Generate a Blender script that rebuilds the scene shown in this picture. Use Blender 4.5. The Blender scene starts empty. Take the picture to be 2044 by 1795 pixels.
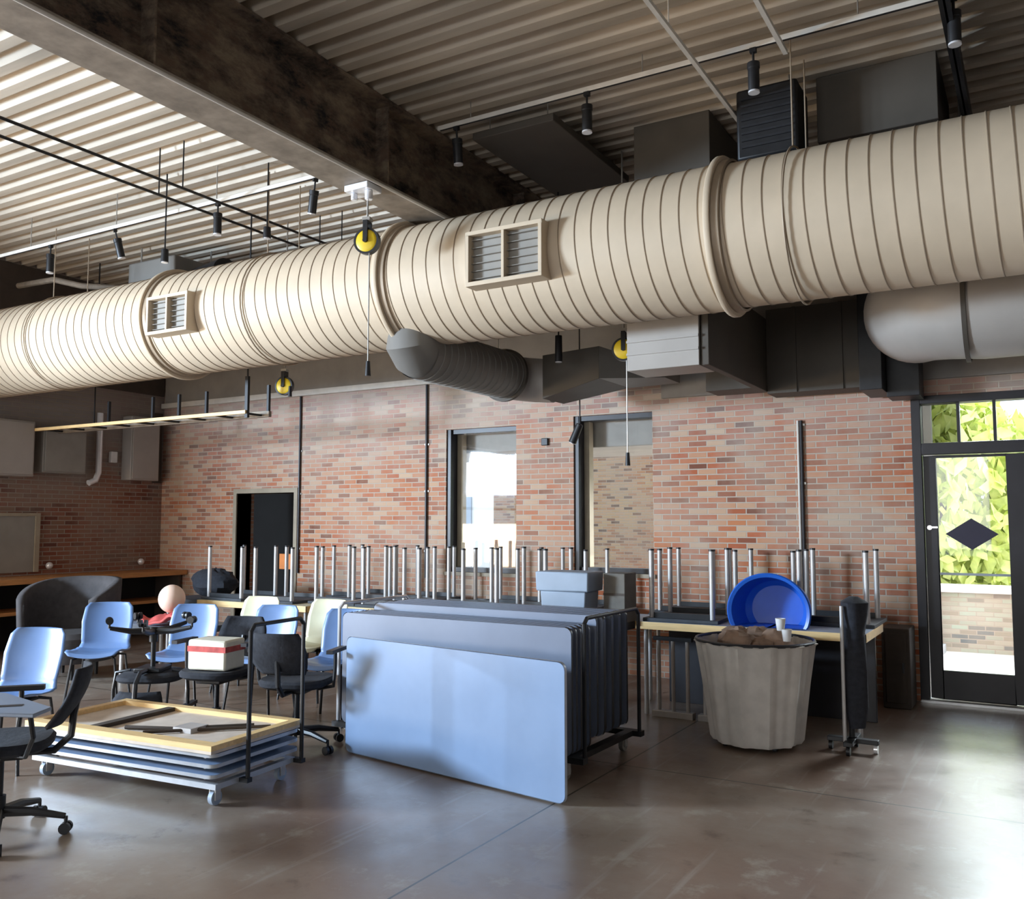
import bpy, bmesh, math, random
from mathutils import Vector, Matrix, Euler
random.seed(7)
R = math.radians
PI = math.pi
sc = bpy.context.scene
COL = sc.collection

# ------------------------------------------------------------------ camera, light, exposure
F_PX = 1810.0
cam_d = bpy.data.cameras.new('camera')
cam_d.sensor_fit = 'HORIZONTAL'; cam_d.sensor_width = 36.0
cam_d.lens = 36.0 * F_PX / 2044.0
cam_d.clip_start = 0.05; cam_d.clip_end = 300
cam = bpy.data.objects.new('camera', cam_d); COL.objects.link(cam)
cam.location = (0, 0, 1.55)
cam.rotation_euler = (R(90) + math.atan(144.5 / F_PX), 0, R(30.3))
sc.camera = cam
sc.view_settings.view_transform = 'Standard'
sc.view_settings.look = 'None'
sc.view_settings.gamma = 1.0
sc.view_settings.use_curve_mapping = False
sc.view_settings.exposure = 0.4
sc.cycles.use_denoising = True
sc.cycles.max_bounces = 8
sc.cycles.diffuse_bounces = 5
sc.cycles.sample_clamp_indirect = 6.0

world = bpy.data.worlds.new('sky'); sc.world = world
world.use_nodes = True
wn = world.node_tree; wb = wn.nodes['Background']
wb.inputs['Color'].default_value = (0.72, 0.86, 1.0, 1)
wb.inputs['Strength'].default_value = 2.0

def sun(name, rot, strength, col, angle):
    l = bpy.data.lights.new(name, 'SUN'); l.energy = strength; l.color = col; l.angle = angle
    o = bpy.data.objects.new(name, l); COL.objects.link(o); o.rotation_euler = rot; o.location = (6, 10, 12)
    return o
# sun high over the yard beyond the back wall, coming from the right
sun('sun', (R(-25), R(48), 0), 3.2, (1.0, 0.93, 0.82), R(0.6))

def area(name, loc, target, sx, sy, power, col, spread=180):
    l = bpy.data.lights.new(name, 'AREA'); l.shape = 'RECTANGLE'; l.size = sx; l.size_y = sy
    l.energy = power; l.color = col; l.spread = R(spread)
    o = bpy.data.objects.new(name, l); COL.objects.link(o); o.location = loc
    d = Vector(target) - Vector(loc)
    o.rotation_euler = d.to_track_quat('-Z', 'Y').to_euler()
    return o
# daylight standing in the window bays of the left wall (out of frame): cool from the sky,
# warm from the sunlit paving outside
area('window_daylight_sky', (-11.35, -0.9, 2.7), (-2.6, 4.0, 0.2), 1.4, 1.0, 1350, (0.62, 0.80, 1.0))
area('window_daylight_paving', (-11.35, -0.4, 1.0), (-5.5, 4.2, 4.4), 5.2, 1.1, 300, (1.0, 0.79, 0.54))
# daylight in the bays of the wall behind the camera
area('window_daylight_rear', (-4.2, -6.35, 2.0), (-3.2, 6.5, 0.2), 7.0, 2.2, 70, (1.0, 0.95, 0.88), 110)
# added lamp hidden above the glazed door, brightening the slab inside
area('door_fill', (-0.1, 10.6, 3.5), (-0.5, 6.0, 0.0), 2.2, 0.9, 720, (0.86, 0.95, 1.0))

# ------------------------------------------------------------------ materials
def new_mat(name):
    m = bpy.data.materials.new(name); m.use_nodes = True
    nt = m.node_tree; b = nt.nodes['Principled BSDF']
    return m, nt, b
def c4(c): return (c[0], c[1], c[2], 1)
def pos_vec(nt, scale=(1, 1, 1), obj=False):
    if obj:
        g = nt.nodes.new('ShaderNodeTexCoord'); out = g.outputs['Object']
    else:
        g = nt.nodes.new('ShaderNodeNewGeometry'); out = g.outputs['Position']
    mp = nt.nodes.new('ShaderNodeMapping'); mp.inputs['Scale'].default_value = scale
    nt.links.new(out, mp.inputs['Vector'])
    return mp.outputs['Vector']
def noise(nt, vec, scale, detail=4, rough=.55):
    n = nt.nodes.new('ShaderNodeTexNoise'); n.inputs['Scale'].default_value = scale
    n.inputs['Detail'].default_value = detail; n.inputs['Roughness'].default_value = rough
    nt.links.new(vec, n.inputs['Vector'])
    return n.outputs['Fac']
def ramp(nt, fac, stops, interp='LINEAR'):
    r = nt.nodes.new('ShaderNodeValToRGB'); r.color_ramp.interpolation = interp
    e = r.color_ramp.elements
    while len(e) < len(stops): e.new(0.5)
    for i, (p, c) in enumerate(stops):
        e[i].position = p; e[i].color = c4(c)
    nt.links.new(fac, r.inputs['Fac'])
    return r.outputs['Color']
def mix(nt, fac, a, b, mode='MIX'):
    m = nt.nodes.new('ShaderNodeMix'); m.data_type = 'RGBA'; m.blend_type = mode
    for v, s in ((fac, m.inputs[0]), (a, m.inputs[6]), (b, m.inputs[7])):
        if isinstance(v, (int, float)): s.default_value = v
        elif isinstance(v, tuple): s.default_value = c4(v)
        else: nt.links.new(v, s)
    return m.outputs[2]
def bump(nt, b, h, strength=.3, dist=.01):
    bp = nt.nodes.new('ShaderNodeBump'); bp.inputs['Strength'].default_value = strength
    bp.inputs['Distance'].default_value = dist
    nt.links.new(h, bp.inputs['Height']); nt.links.new(bp.outputs['Normal'], b.inputs['Normal'])
def mat(name, col, rough=.6, metal=0., var=.12, scale=6., stretch=(1, 1, 1), bmp=0., obj=True):
    m, nt, b = new_mat(name)
    b.inputs['Roughness'].default_value = rough; b.inputs['Metallic'].default_value = metal
    v = pos_vec(nt, stretch, obj)
    n = noise(nt, v, scale)
    lo = tuple(c * (1 - var) for c in col); hi = tuple(min(1, c * (1 + var)) for c in col)
    nt.links.new(ramp(nt, n, [(.3, lo), (.7, hi)]), b.inputs['Base Color'])
    if bmp: bump(nt, b, n, bmp, .01)
    return m
def emis(name, col, s):
    m, nt, b = new_mat(name)
    b.inputs['Base Color'].default_value = c4(col)
    b.inputs['Emission Color'].default_value = c4(col); b.inputs['Emission Strength'].default_value = s
    return m

def brick_mat(name, plane='XZ', tone=1.0, fade=(2.05, 3.3), red=(.47, .13, .055), pale=(.60, .42, .28)):
    m, nt, b = new_mat(name)
    g = nt.nodes.new('ShaderNodeNewGeometry')
    sx = nt.nodes.new('ShaderNodeSeparateXYZ'); nt.links.new(g.outputs['Position'], sx.inputs[0])
    cx = nt.nodes.new('ShaderNodeCombineXYZ')
    nt.links.new(sx.outputs['X' if plane[0] == 'X' else 'Y'], cx.inputs[0]); nt.links.new(sx.outputs['Z'], cx.inputs[1])
    bt = nt.nodes.new('ShaderNodeTexBrick')
    bt.inputs['Scale'].default_value = 1.0
    bt.inputs['Brick Width'].default_value = .19; bt.inputs['Row Height'].default_value = .056
    bt.inputs['Mortar Size'].default_value = .0065; bt.inputs['Mortar Smooth'].default_value = .3
    bt.inputs['Bias'].default_value = 0
    bt.inputs['Color1'].default_value = (0, 0, 0, 1); bt.inputs['Color2'].default_value = (1, 1, 1, 1)
    bt.inputs['Mortar'].default_value = (.5, .5, .5, 1)
    nt.links.new(cx.outputs[0], bt.inputs['Vector'])
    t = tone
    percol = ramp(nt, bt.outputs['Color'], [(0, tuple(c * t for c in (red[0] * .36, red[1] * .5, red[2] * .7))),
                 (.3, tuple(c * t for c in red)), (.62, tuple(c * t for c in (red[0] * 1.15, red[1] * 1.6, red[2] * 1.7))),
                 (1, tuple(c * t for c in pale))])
    n1 = noise(nt, g.outputs['Position'], .9, 5, .65)
    wash = ramp(nt, n1, [(.40, (0, 0, 0)), (.66, (1, 1, 1))])
    greyed = mix(nt, .6, percol, tuple(c * t for c in (.50, .42, .34)))
    n5 = noise(nt, g.outputs['Position'], .45, 3, .5)
    percol = mix(nt, ramp(nt, n5, [(.46, (0, 0, 0)), (.6, (.55, .55, .55))]), percol, tuple(c * t for c in (.52, .155, .06)))
    c1 = mix(nt, wash, percol, greyed)
    # whitish lime bloom on the upper courses
    mr = nt.nodes.new('ShaderNodeMapRange'); mr.inputs['From Min'].default_value = fade[0]; mr.inputs['From Max'].default_value = fade[1]
    n2 = noise(nt, g.outputs['Position'], 2.2, 5, .7)
    ad = nt.nodes.new('ShaderNodeMath'); ad.operation = 'MULTIPLY_ADD'; ad.inputs[1].default_value = 1.1; ad.inputs[2].default_value = -.55
    nt.links.new(n2, ad.inputs[0])
    a2 = nt.nodes.new('ShaderNodeMath'); a2.operation = 'ADD'; nt.links.new(ad.outputs[0], a2.inputs[0]); nt.links.new(sx.outputs['Z'], a2.inputs[1])
    nt.links.new(a2.outputs[0], mr.inputs['Value'])
    ml = nt.nodes.new('ShaderNodeMath'); ml.operation = 'MULTIPLY'; ml.inputs[1].default_value = .62; nt.links.new(mr.outputs[0], ml.inputs[0])
    c2 = mix(nt, ml.outputs[0], c1, tuple(c * t for c in (.50, .48, .46)))
    c3 = mix(nt, bt.outputs['Fac'], c2, tuple(c * t for c in (.52, .44, .36)))
    nt.links.new(c3, b.inputs['Base Color'])
    b.inputs['Roughness'].default_value = .85
    inv = nt.nodes.new('ShaderNodeMath'); inv.operation = 'SUBTRACT'; inv.inputs[0].default_value = 1; nt.links.new(bt.outputs['Fac'], inv.inputs[1])
    bump(nt, b, inv.outputs[0], .6, .008)
    return m

def floor_mat():
    m, nt, b = new_mat('stained_concrete')
    g = nt.nodes.new('ShaderNodeNewGeometry'); P = g.outputs['Position']
    n1 = noise(nt, P, .55, 6, .62); n2 = noise(nt, P, 3.2, 6, .7); n3 = noise(nt, P, 22, 4, .6)
    c = ramp(nt, n1, [(.32, (.17, .092, .06)), (.5, (.225, .16, .12)), (.68, (.31, .265, .22))])
    spots = ramp(nt, n2, [(.56, (0, 0, 0)), (.72, (1, 1, 1))])
    c = mix(nt, spots, c, (.36, .32, .26))
    dk = ramp(nt, n2, [(.28, (1, 1, 1)), (.42, (0, 0, 0))])
    c = mix(nt, dk, c, (.11, .07, .05))
    # scuffed tyre-like streaks running across the slab
    mp = nt.nodes.new('ShaderNodeMapping'); mp.inputs['Rotation'].default_value = (0, 0, R(-38)); mp.inputs['Scale'].default_value = (9, .5, 1)
    nt.links.new(P, mp.inputs['Vector'])
    n4 = noise(nt, mp.outputs[0], 1.2, 3, .6)
    st = ramp(nt, n4, [(.60, (0, 0, 0)), (.70, (1, 1, 1))])
    c = mix(nt, mix(nt, .45, (0, 0, 0), st), c, (.38, .35, .31))
    # saw-cut joints
    sx = nt.nodes.new('ShaderNodeSeparateXYZ'); nt.links.new(P, sx.inputs[0])
    fac = None
    for out, off in ((sx.outputs['Y'], 2.28), (sx.outputs['X'], 1.6)):
        a = nt.nodes.new('ShaderNodeMath'); a.operation = 'ADD'; a.inputs[1].default_value = 400 - off; nt.links.new(out, a.inputs[0])
        mo = nt.nodes.new('ShaderNodeMath'); mo.operation = 'MODULO'; mo.inputs[1].default_value = 3.6; nt.links.new(a.outputs[0], mo.inputs[0])
        lt = nt.nodes.new('ShaderNodeMath'); lt.operation = 'LESS_THAN'; lt.inputs[1].default_value = .012; nt.links.new(mo.outputs[0], lt.inputs[0])
        if fac is None: fac = lt.outputs[0]
        else:
            mx = nt.nodes.new('ShaderNodeMath'); mx.operation = 'MAXIMUM'; nt.links.new(fac, mx.inputs[0]); nt.links.new(lt.outputs[0], mx.inputs[1]); fac = mx.outputs[0]
    c = mix(nt, fac, c, (.03, .025, .02))
    nt.links.new(c, b.inputs['Base Color'])
    rr = ramp(nt, n2, [(.3, (.30, .30, .30)), (.7, (.48, .48, .48))])
    nt.links.new(rr, b.inputs['Roughness'])
    b.inputs['Coat Weight'].default_value = .5; b.inputs['Coat Roughness'].default_value = .26
    bump(nt, b, n3, .08, .004)
    return m

def glass_mat(name, tint=(1, 1, 1), refl=.06):
    m = bpy.data.materials.new(name); m.use_nodes = True; nt = m.node_tree; nt.nodes.clear()
    o = nt.nodes.new('ShaderNodeOutputMaterial'); tr = nt.nodes.new('ShaderNodeBsdfTransparent'); gl = nt.nodes.new('ShaderNodeBsdfGlossy')
    tr.inputs['Color'].default_value = c4(tint); gl.inputs['Roughness'].default_value = .02
    fr = nt.nodes.new('ShaderNodeFresnel'); fr.inputs['IOR'].default_value = 1.45
    mx = nt.nodes.new('ShaderNodeMixShader')
    nt.links.new(fr.outputs[0], mx.inputs[0]); nt.links.new(tr.outputs[0], mx.inputs[1]); nt.links.new(gl.outputs[0], mx.inputs[2])
    nt.links.new(mx.outputs[0], o.inputs['Surface'])
    return m

def beam_mat():
    m, nt, b = new_mat('weathered_steel')
    v = pos_vec(nt, (1, .8, 1.6), False)
    n = noise(nt, v, 2.6, 8, .72); n2 = noise(nt, v, 7, 5, .7)
    c = ramp(nt, n, [(.36, (.004, .004, .006)), (.44, (.08, .055, .04)), (.56, (.22, .16, .11)), (.72, (.32, .27, .18))])
    c = mix(nt, ramp(nt, n2, [(.5, (0, 0, 0)), (.62, (.7, .7, .7))]), c, (.15, .09, .06))
    nt.links.new(c, b.inputs['Base Color']); b.inputs['Roughness'].default_value = .75
    bump(nt, b, n, .5, .02)
    return m

M = {}
M['brick'] = brick_mat('red_brick')
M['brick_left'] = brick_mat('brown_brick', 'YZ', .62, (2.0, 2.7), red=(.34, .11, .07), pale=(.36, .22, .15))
M['brick_out'] = brick_mat('tan_brick', 'XZ', .55, (90, 91), red=(.52, .27, .15), pale=(.62, .42, .27))
M['brick_pale'] = brick_mat('pale_block', 'XZ', .62, (90, 91), red=(.42, .36, .27), pale=(.55, .48, .38))
M['floor'] = floor_mat()
M['beam'] = beam_mat()
M['deck'] = mat('galvanised_deck', (.50, .43, .345), .6, .15, .30, 1.3, (.35, 3, 1), obj=False)
M['flange'] = mat('dusty_steel', (.27, .22, .17), .6, .2, .25, 9, obj=False)
M['duct'] = mat('painted_duct', (.62, .505, .37), .6, 0, .06, 3, obj=False)
M['duct_dark'] = mat('duct_shade_tone', (.36, .28, .20), .55, .2, .1, 3, obj=False)  # darker duct tone; on the spiral seams it paints in the ridges' shade
M['duct_grey'] = mat('grey_duct', (.20, .19, .175), .6, .1, .08, 2.5, obj=False)
M['duct_char'] = mat('charcoal_duct_and_shade', (.085, .072, .058), .65, .1, .12, 2.5, obj=False)
M['duct_pale'] = mat('pale_duct', (.40, .37, .34), .5, .1, .06, 3, obj=False)
M['plaster'] = mat('grey_plaster', (.30, .28, .26), .85, 0, .12, 3, obj=False)
M['white_steel'] = mat('white_painted_steel', (.70, .66, .60), .5, 0, .08, 8, obj=False)
M['black'] = mat('black_metal', (.018, .018, .02), .45, .2, .2, 12)
M['black_plastic'] = mat('black_plastic', (.02, .021, .025), .4, 0, .2, 14)
M['black_frame'] = mat('black_frame', (.022, .02, .024), .4, .1, .15, 6)
M['black_cloth'] = mat('black_cloth', (.02, .022, .03), .9, 0, .3, 30, bmp=.3)
M['chrome'] = mat('grey_tube', (.52, .50, .49), .42, .35, .08, 10)
M['galv'] = mat('galvanised_rod', (.45, .43, .40), .4, .6, .1, 10)
M['lens'] = mat('lamp_lens', (.85, .85, .88), .15, .3, .03, 10)
M['yellow'] = mat('yellow_plastic', (.80, .55, .02), .4, 0, .06, 10)
M['table_blue'] = mat('blue_grey_laminate', (.215, .305, .47), .38, 0, .07, 2.2, (1, 1, 3))
M['table_pack'] = mat('slate_laminate', (.20, .235, .32), .45, 0, .08, 2.2, (1, 1, 3))
M['table_under'] = mat('dark_underside', (.05, .055, .065), .7, 0, .2, 6)
M['table_grey'] = mat('grey_laminate', (.24, .29, .38), .4, 0, .08, 3)
M['edge_silver'] = mat('silver_edging', (.50, .53, .58), .35, .3, .1, 12)
M['maple'] = mat('maple_wood', (.84, .58, .27), .45, 0, .12, 5, (1, 9, 9))
M['ply'] = mat('particle_board', (.66, .56, .47), .8, 0, .12, 8)
M['oak'] = mat('orange_oak', (.50, .22, .07), .5, 0, .18, 5, (9, 1, 9), obj=False)
M['blue_shell'] = mat('blue_plastic_shell', (.14, .24, .46), .36, 0, .06, 4)
M['cream_shell'] = mat('cream_plastic_shell', (.72, .68, .48), .45, 0, .06, 4)
M['blue_tub'] = mat('bright_blue_plastic', (.02, .12, .55), .35, 0, .1, 4)
M['bin'] = mat('grey_canvas', (.66, .62, .57), .7, 0, .1, 8, bmp=.2)
M['brown_stuff'] = mat('brown_paper', (.26, .17, .12), .85, 0, .35, 9, bmp=.4)
M['white_paper'] = mat('white_plastic', (.78, .76, .74), .6, 0, .08, 9)
M['pink'] = mat('pale_pink', (.86, .62, .50), .5, 0, .07, 4)
M['red_cloth'] = mat('red_cloth', (.55, .10, .09), .85, 0, .3, 12, bmp=.3)
M['dark_upholstery'] = mat('dark_upholstery', (.055, .05, .052), .85, 0, .2, 14)
M['box_blue'] = mat('light_blue_grey_plastic', (.33, .40, .50), .5, 0, .06, 5)
M['box_brown'] = mat('grey_brown_card', (.16, .145, .125), .8, 0, .15, 8)
M['dark_brown'] = mat('dark_brown_shade', (.07, .052, .04), .7, 0, .15, 5)
M['orange'] = mat('orange_sheet', (.90, .30, .08), .6, 0, .06, 8)
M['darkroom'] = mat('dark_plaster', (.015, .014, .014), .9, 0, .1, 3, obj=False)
M['tan_frame'] = mat('tan_painted_frame', (.36, .30, .22), .6, 0, .1, 6, obj=False)
M['grey_metal_box'] = mat('grey_metal_box', (.30, .28, .25), .6, .1, .1, 4)
M['pave'] = mat('pale_paving', (.55, .52, .48), .9, 0, .1, 2, obj=False)
M['leaf'] = mat('yellow_green_leaves', (.74, .86, .28), .6, 0, .25, 5, obj=False)
M['bark'] = mat('bark', (.12, .09, .06), .9, 0, .3, 8)
M['white_wall'] = mat('white_render', (.85, .85, .83), .8, 0, .04, 2, obj=False)
M['grey_post'] = mat('grey_painted_post', (.38, .40, .42), .6, 0, .06, 5)
M['diamond'] = mat('dark_diamond_film', (.03, .025, .045), .6, 0, .1, 5)
M['alu'] = mat('aluminium_strip', (.7, .7, .7), .3, .6, .05, 8)
M['teal'] = mat('teal_panel', (.25, .62, .62), .6, 0, .1, 3)
M['glass'] = glass_mat('clear_glass')
M['glass_grey'] = glass_mat('grey_glass', (.45, .45, .42))
M['pink_bottle'] = mat('white_red_box', (.80, .76, .62), .6, 0, .1, 8)

# ------------------------------------------------------------------ mesh helpers
class MB:
    def __init__(s): s.v = []; s.f = []; s.m = []; s.sm = []; s.T = Matrix.Identity(4)
    def add(s, vs, fs, mi=0, smooth=False):
        o = len(s.v); s.v += [s.T @ Vector(p) for p in vs]
        for f in fs: s.f.append([i + o for i in f]); s.m.append(mi); s.sm.append(smooth)
        return s
    def box(s, x0, x1, y0, y1, z0, z1, mi=0):
        return s.add([(x0, y0, z0), (x1, y0, z0), (x1, y1, z0), (x0, y1, z0), (x0, y0, z1), (x1, y0, z1), (x1, y1, z1), (x0, y1, z1)],
              [(0, 3, 2, 1), (4, 5, 6, 7), (0, 1, 5, 4), (1, 2, 6, 5), (2, 3, 7, 6), (3, 0, 4, 7)], mi)
    def cyl(s, p0, p1, r0, r1=None, n=12, mi=0, cap=True):
        r1 = r0 if r1 is None else r1
        p0 = Vector(p0); p1 = Vector(p1); d = (p1 - p0).normalized()
        a = d.orthogonal().normalized(); b = d.cross(a)
        vs = []
        for p, r in ((p0, r0), (p1, r1)):
            for k in range(n):
                t = 2 * PI * k / n; vs.append(p + a * (r * math.cos(t)) + b * (r * math.sin(t)))
        fs = [(k, (k + 1) % n, n + (k + 1) % n, n + k) for k in range(n)]
        s.add(vs, fs, mi, True)
        if cap:
            s.add(vs[:n], [tuple(reversed(range(n)))], mi); s.add(vs[n:], [tuple(range(n))], mi)
        return s
    def tube(s, pts, r, n=8, mi=0, closed=False):
        P = [Vector(p) for p in pts]; N = len(P); vs = []
        up = None
        for i, p in enumerate(P):
            if closed: d = P[(i + 1) % N] - P[i - 1]
            elif i == 0: d = P[1] - P[0]
            elif i == N - 1: d = P[-1] - P[-2]
            else: d = (P[i + 1] - p).normalized() + (p - P[i - 1]).normalized()
            d.normalize()
            if up is None: up = d.orthogonal().normalized()
            a = (up - d * up.dot(d))
            a = a.normalized() if a.length > 1e-4 else d.orthogonal().normalized()
            up = a; b = d.cross(a)
            rr = r[i] if isinstance(r, (list, tuple)) else r
            for k in range(n):
                t = 2 * PI * k / n; vs.append(p + a * (rr * math.cos(t)) + b * (rr * math.sin(t)))
        fs = []
        for i in range(N if closed else N - 1):
            j = (i + 1) % N
            for k in range(n): fs.append((i * n + k, i * n + (k + 1) % n, j * n + (k + 1) % n, j * n + k))
        s.add(vs, fs, mi, True)
        if not closed:
            s.add(vs[:n], [tuple(reversed(range(n)))], mi); s.add(vs[-n:], [tuple(range(n))], mi)
        return s
    def lathe(s, prof, c=(0, 0, 0), axis='Z', n=32, mi=0, rf=None, smooth=True):
        vs = []
        for (r, h) in prof:
            for k in range(n):
                t = 2 * PI * k / n; q = r * (rf(t, h) if rf else 1)
                x, y = q * math.cos(t), q * math.sin(t)
                p = {'Z': (x, y, h), 'Y': (x, h, y), 'X': (h, x, y)}[axis]
                vs.append((p[0] + c[0], p[1] + c[1], p[2] + c[2]))
        fs = []
        for i in range(len(prof) - 1):
            for k in range(n): fs.append((i * n + k, i * n + (k + 1) % n, (i + 1) * n + (k + 1) % n, (i + 1) * n + k))
        return s.add(vs, fs, mi, smooth)
    def prism(s, poly, z0, z1, mi=0, axis='Z'):
        n = len(poly)
        def P(a, b, h): return {'Z': (a, b, h), 'Y': (a, h, b), 'X': (h, a, b)}[axis]
        vs = [P(a, b, z0) for a, b in poly] + [P(a, b, z1) for a, b in poly]
        fs = [tuple(reversed(range(n))), tuple(range(n, 2 * n))] + [(k, (k + 1) % n, n + (k + 1) % n, n + k) for k in range(n)]
        return s.add(vs, fs, mi)
    def grid(s, fn, nu, nv, mi=0, smooth=True):
        vs = [fn(i / nu, j / nv) for i in range(nu + 1) for j in range(nv + 1)]
        fs = [(i * (nv + 1) + j, (i + 1) * (nv + 1) + j, (i + 1) * (nv + 1) + j + 1, i * (nv + 1) + j + 1) for i in range(nu) for j in range(nv)]
        return s.add(vs, fs, mi, smooth)
    def blob(s, c, r, n=14, sq=(1, 1, 1), jit=0, mi=0):
        vs = []; fs = []
        rg = random.Random(int(abs(c[0]) * 991 + abs(c[1]) * 337 + abs(c[2]) * 71))
        for i in range(n + 1):
            for k in range(2 * n):
                th = PI * i / n; ph = PI * k / n
                q = r * (1 + (rg.uniform(-jit, jit) if 0 < i < n else 0))
                vs.append((c[0] + q * sq[0] * math.sin(th) * math.cos(ph), c[1] + q * sq[1] * math.sin(th) * math.sin(ph), c[2] + q * sq[2] * math.cos(th)))
        for i in range(n):
            for k in range(2 * n):
                a = i * 2 * n + k; b2 = i * 2 * n + (k + 1) % (2 * n)
                fs.append((a, a + 2 * n, b2 + 2 * n, b2))
        return s.add(vs, fs, mi, True)
    def build(s, name, mats, parent=None, bevel=0, solid=0):
        me = bpy.data.meshes.new(name)
        vs = s.v
        if parent is not None:
            inv = wm(parent).inverted(); vs = [inv @ p for p in vs]
        me.from_pydata([tuple(p) for p in vs], [], s.f)
        if not isinstance(mats, (list, tuple)): mats = [mats]
        for m in mats: me.materials.append(m)
        me.polygons.foreach_set('material_index', s.m); me.polygons.foreach_set('use_smooth', s.sm)
        bm = bmesh.new(); bm.from_mesh(me)
        bmesh.ops.remove_doubles(bm, verts=bm.verts, dist=1e-5)
        bmesh.ops.recalc_face_normals(bm, faces=bm.faces)
        bm.to_mesh(me); bm.free()
        me.set_sharp_from_angle(angle=R(35))
        o = bpy.data.objects.new(name, me); COL.objects.link(o)
        if parent is not None: o.parent = parent
        if solid:
            md = o.modifiers.new('thickness', 'SOLIDIFY'); md.thickness = solid; md.offset = 0
        if bevel:
            md = o.modifiers.new('edges', 'BEVEL'); md.width = bevel; md.segments = 2; md.limit_method = 'ANGLE'; md.angle_limit = R(40)
        return o
def wm(o):
    m = Matrix.LocRotScale(o.location, o.rotation_euler, o.scale)
    return wm(o.parent) @ m if o.parent else m
def tag(o, label=None, cat=None, group=None, kind=None):
    if label: o['label'] = label
    if cat: o['category'] = cat
    if group: o['group'] = group
    if kind: o['kind'] = kind
    return o
def thing(name, label, cat, loc=(0, 0, 0), rz=0, group=None, kind=None):
    o = bpy.data.objects.new(name, None); COL.objects.link(o); o.empty_display_size = .1
    o.location = loc; o.rotation_euler = (0, 0, rz)
    return tag(o, label, cat, group, kind)
KIDS = {}
def copy_tree(o, parent=None):
    c = o.copy(); COL.objects.link(c)
    if parent is not None: c.parent = parent
    for ch in list(o.children): copy_tree(ch, c)
    return c
def struct(name, mb, m, parent=None, **k):
    o = mb.build(name, m, parent, **k)
    if parent is None: o['kind'] = 'structure'
    return o
def arc(cx, cy, r, a0, a1, n): return [(cx + r * math.cos(R(a0 + (a1 - a0) * i / n)), cy + r * math.sin(R(a0 + (a1 - a0) * i / n))) for i in range(n + 1)]

# ------------------------------------------------------------------ the room
XL, XR, YB, YF, ZC = -10.9, 4.5, 8.7, -6.0, 4.75
struct('floor', MB().box(XL, XR, YF, YB, -.15, 0), M['floor'])

def wall_boxes(mb, axis, a0, a1, t0, t1, z0, z1, holes):
    xs = sorted(set([a0, a1] + [h[0] for h in holes] + [h[1] for h in holes]))
    for p, q in zip(xs[:-1], xs[1:]):
        zs = [(z0, z1)]
        for h in holes:
            if h[0] <= p + 1e-6 and h[1] >= q - 1e-6:
                nz = []
                for (u, v) in zs:
                    if h[2] > u: nz.append((u, min(v, h[2])))
                    if h[3] < v: nz.append((max(u, h[3]), v))
                zs = nz
        for (u, v) in zs:
            if axis == 'X': mb.box(p, q, t0, t1, u, v)
            else: mb.box(t0, t1, p, q, u, v)
    return mb
DOOR = (-.98, .86, 0, 2.66); W1 = (-5.97, -5.03, .98, 2.62); W2 = (-4.32, -3.42, 1.02, 2.68); DL = (-9.37, -8.33, 0, 1.93)
struct('wall_back', wall_boxes(MB(), 'X', XL - .3, XR, YB, YB + .3, 0, ZC + .4, [DOOR, W1, W2, DL]), M['brick'])
LW = [(-4.9, -1.9, .5, 3.2), (-1.6, 1.4, .5, 3.2), (1.7, 2.9, .5, 3.2)]
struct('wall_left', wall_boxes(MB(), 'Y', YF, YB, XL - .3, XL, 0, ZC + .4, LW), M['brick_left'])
FW = [(-8.2, -4.8, .7, 3.2), (-4.4, -1.0, .7, 3.2)]
struct('wall_front', wall_boxes(MB(), 'X', XL - .3, XR + .3, YF - .3, YF, 0, ZC + .4, FW), M['plaster'])
struct('wall_right', MB().box(XR, XR + .3, YF, YB + .3, 0, ZC + .4), M['plaster'])
for i, (a, b, z0, z1) in enumerate(LW):
    w = thing('window_%d' % (i + 3), None, None, (XL - .15, (a + b) / 2, z0), 0, kind='structure')
    m = MB()
    for y in (a, b - .06): m.box(XL - .2, XL - .1, y, y + .06, z0, z1)
    for z in (z0, z1 - .06, (z0 + z1) / 2 - .03): m.box(XL - .2, XL - .1, a, b, z, z + .06)
    m.build('window_frame', M['black_frame'], w)
for i, (a, b, z0, z1) in enumerate(FW):
    w = thing('window_%d' % (i + 6), None, None, ((a + b) / 2, YF - .15, z0), 0, kind='structure')
    m = MB()
    for x in (a, b - .06, (a + b) / 2 - .03): m.box(x, x + .06, YF - .2, YF - .1, z0, z1)
    for z in (z0, z1 - .06): m.box(a, b, YF - .2, YF - .1, z, z + .06)
    m.build('window_frame', M['black_frame'], w)

# corrugated roof deck, flutes running left to right
m = MB(); P = .2; y = YF - .3; prof = []
while y < YB + .3:
    prof += [(y, ZC), (y + .085, ZC), (y + .105, ZC + .075), (y + .18, ZC + .075)]
    y += P
prof.append((y, ZC))
vs = [(XL - .3, a, b) for a, b in prof] + [(XR + .3, a, b) for a, b in prof]; n = len(prof)
m.add(vs, [(k, k + 1, n + k + 1, n + k) for k in range(n - 1)])
m.box(XL - .3, XR + .3, YF - .3, YB + .3, ZC + .16, ZC + .4)
struct('ceiling', m, M['deck'])

# ledge on top of the brick at the far left, painted wall above
struct('trim_1', MB().box(-10.88, -4.9, YB - .07, YB - .001, 3.17, 3.24), M['white_steel'])
struct('trim_2', MB().box(-10.86, 4.4, YB - .02, YB - .001, 3.245, 4.74), M['plaster'])
struct('trim_3', MB().box(-3.3, 4.4, YB - .05, YB - .001, 2.80, 3.22), M['plaster'])

struct('wall_left_shade', MB().box(XL + .001, XL + .03, -5.9, YB - .03, 3.35, 4.74), M['dark_brown'])  # added dark sheet, paints shade over the upper left wall
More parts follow.
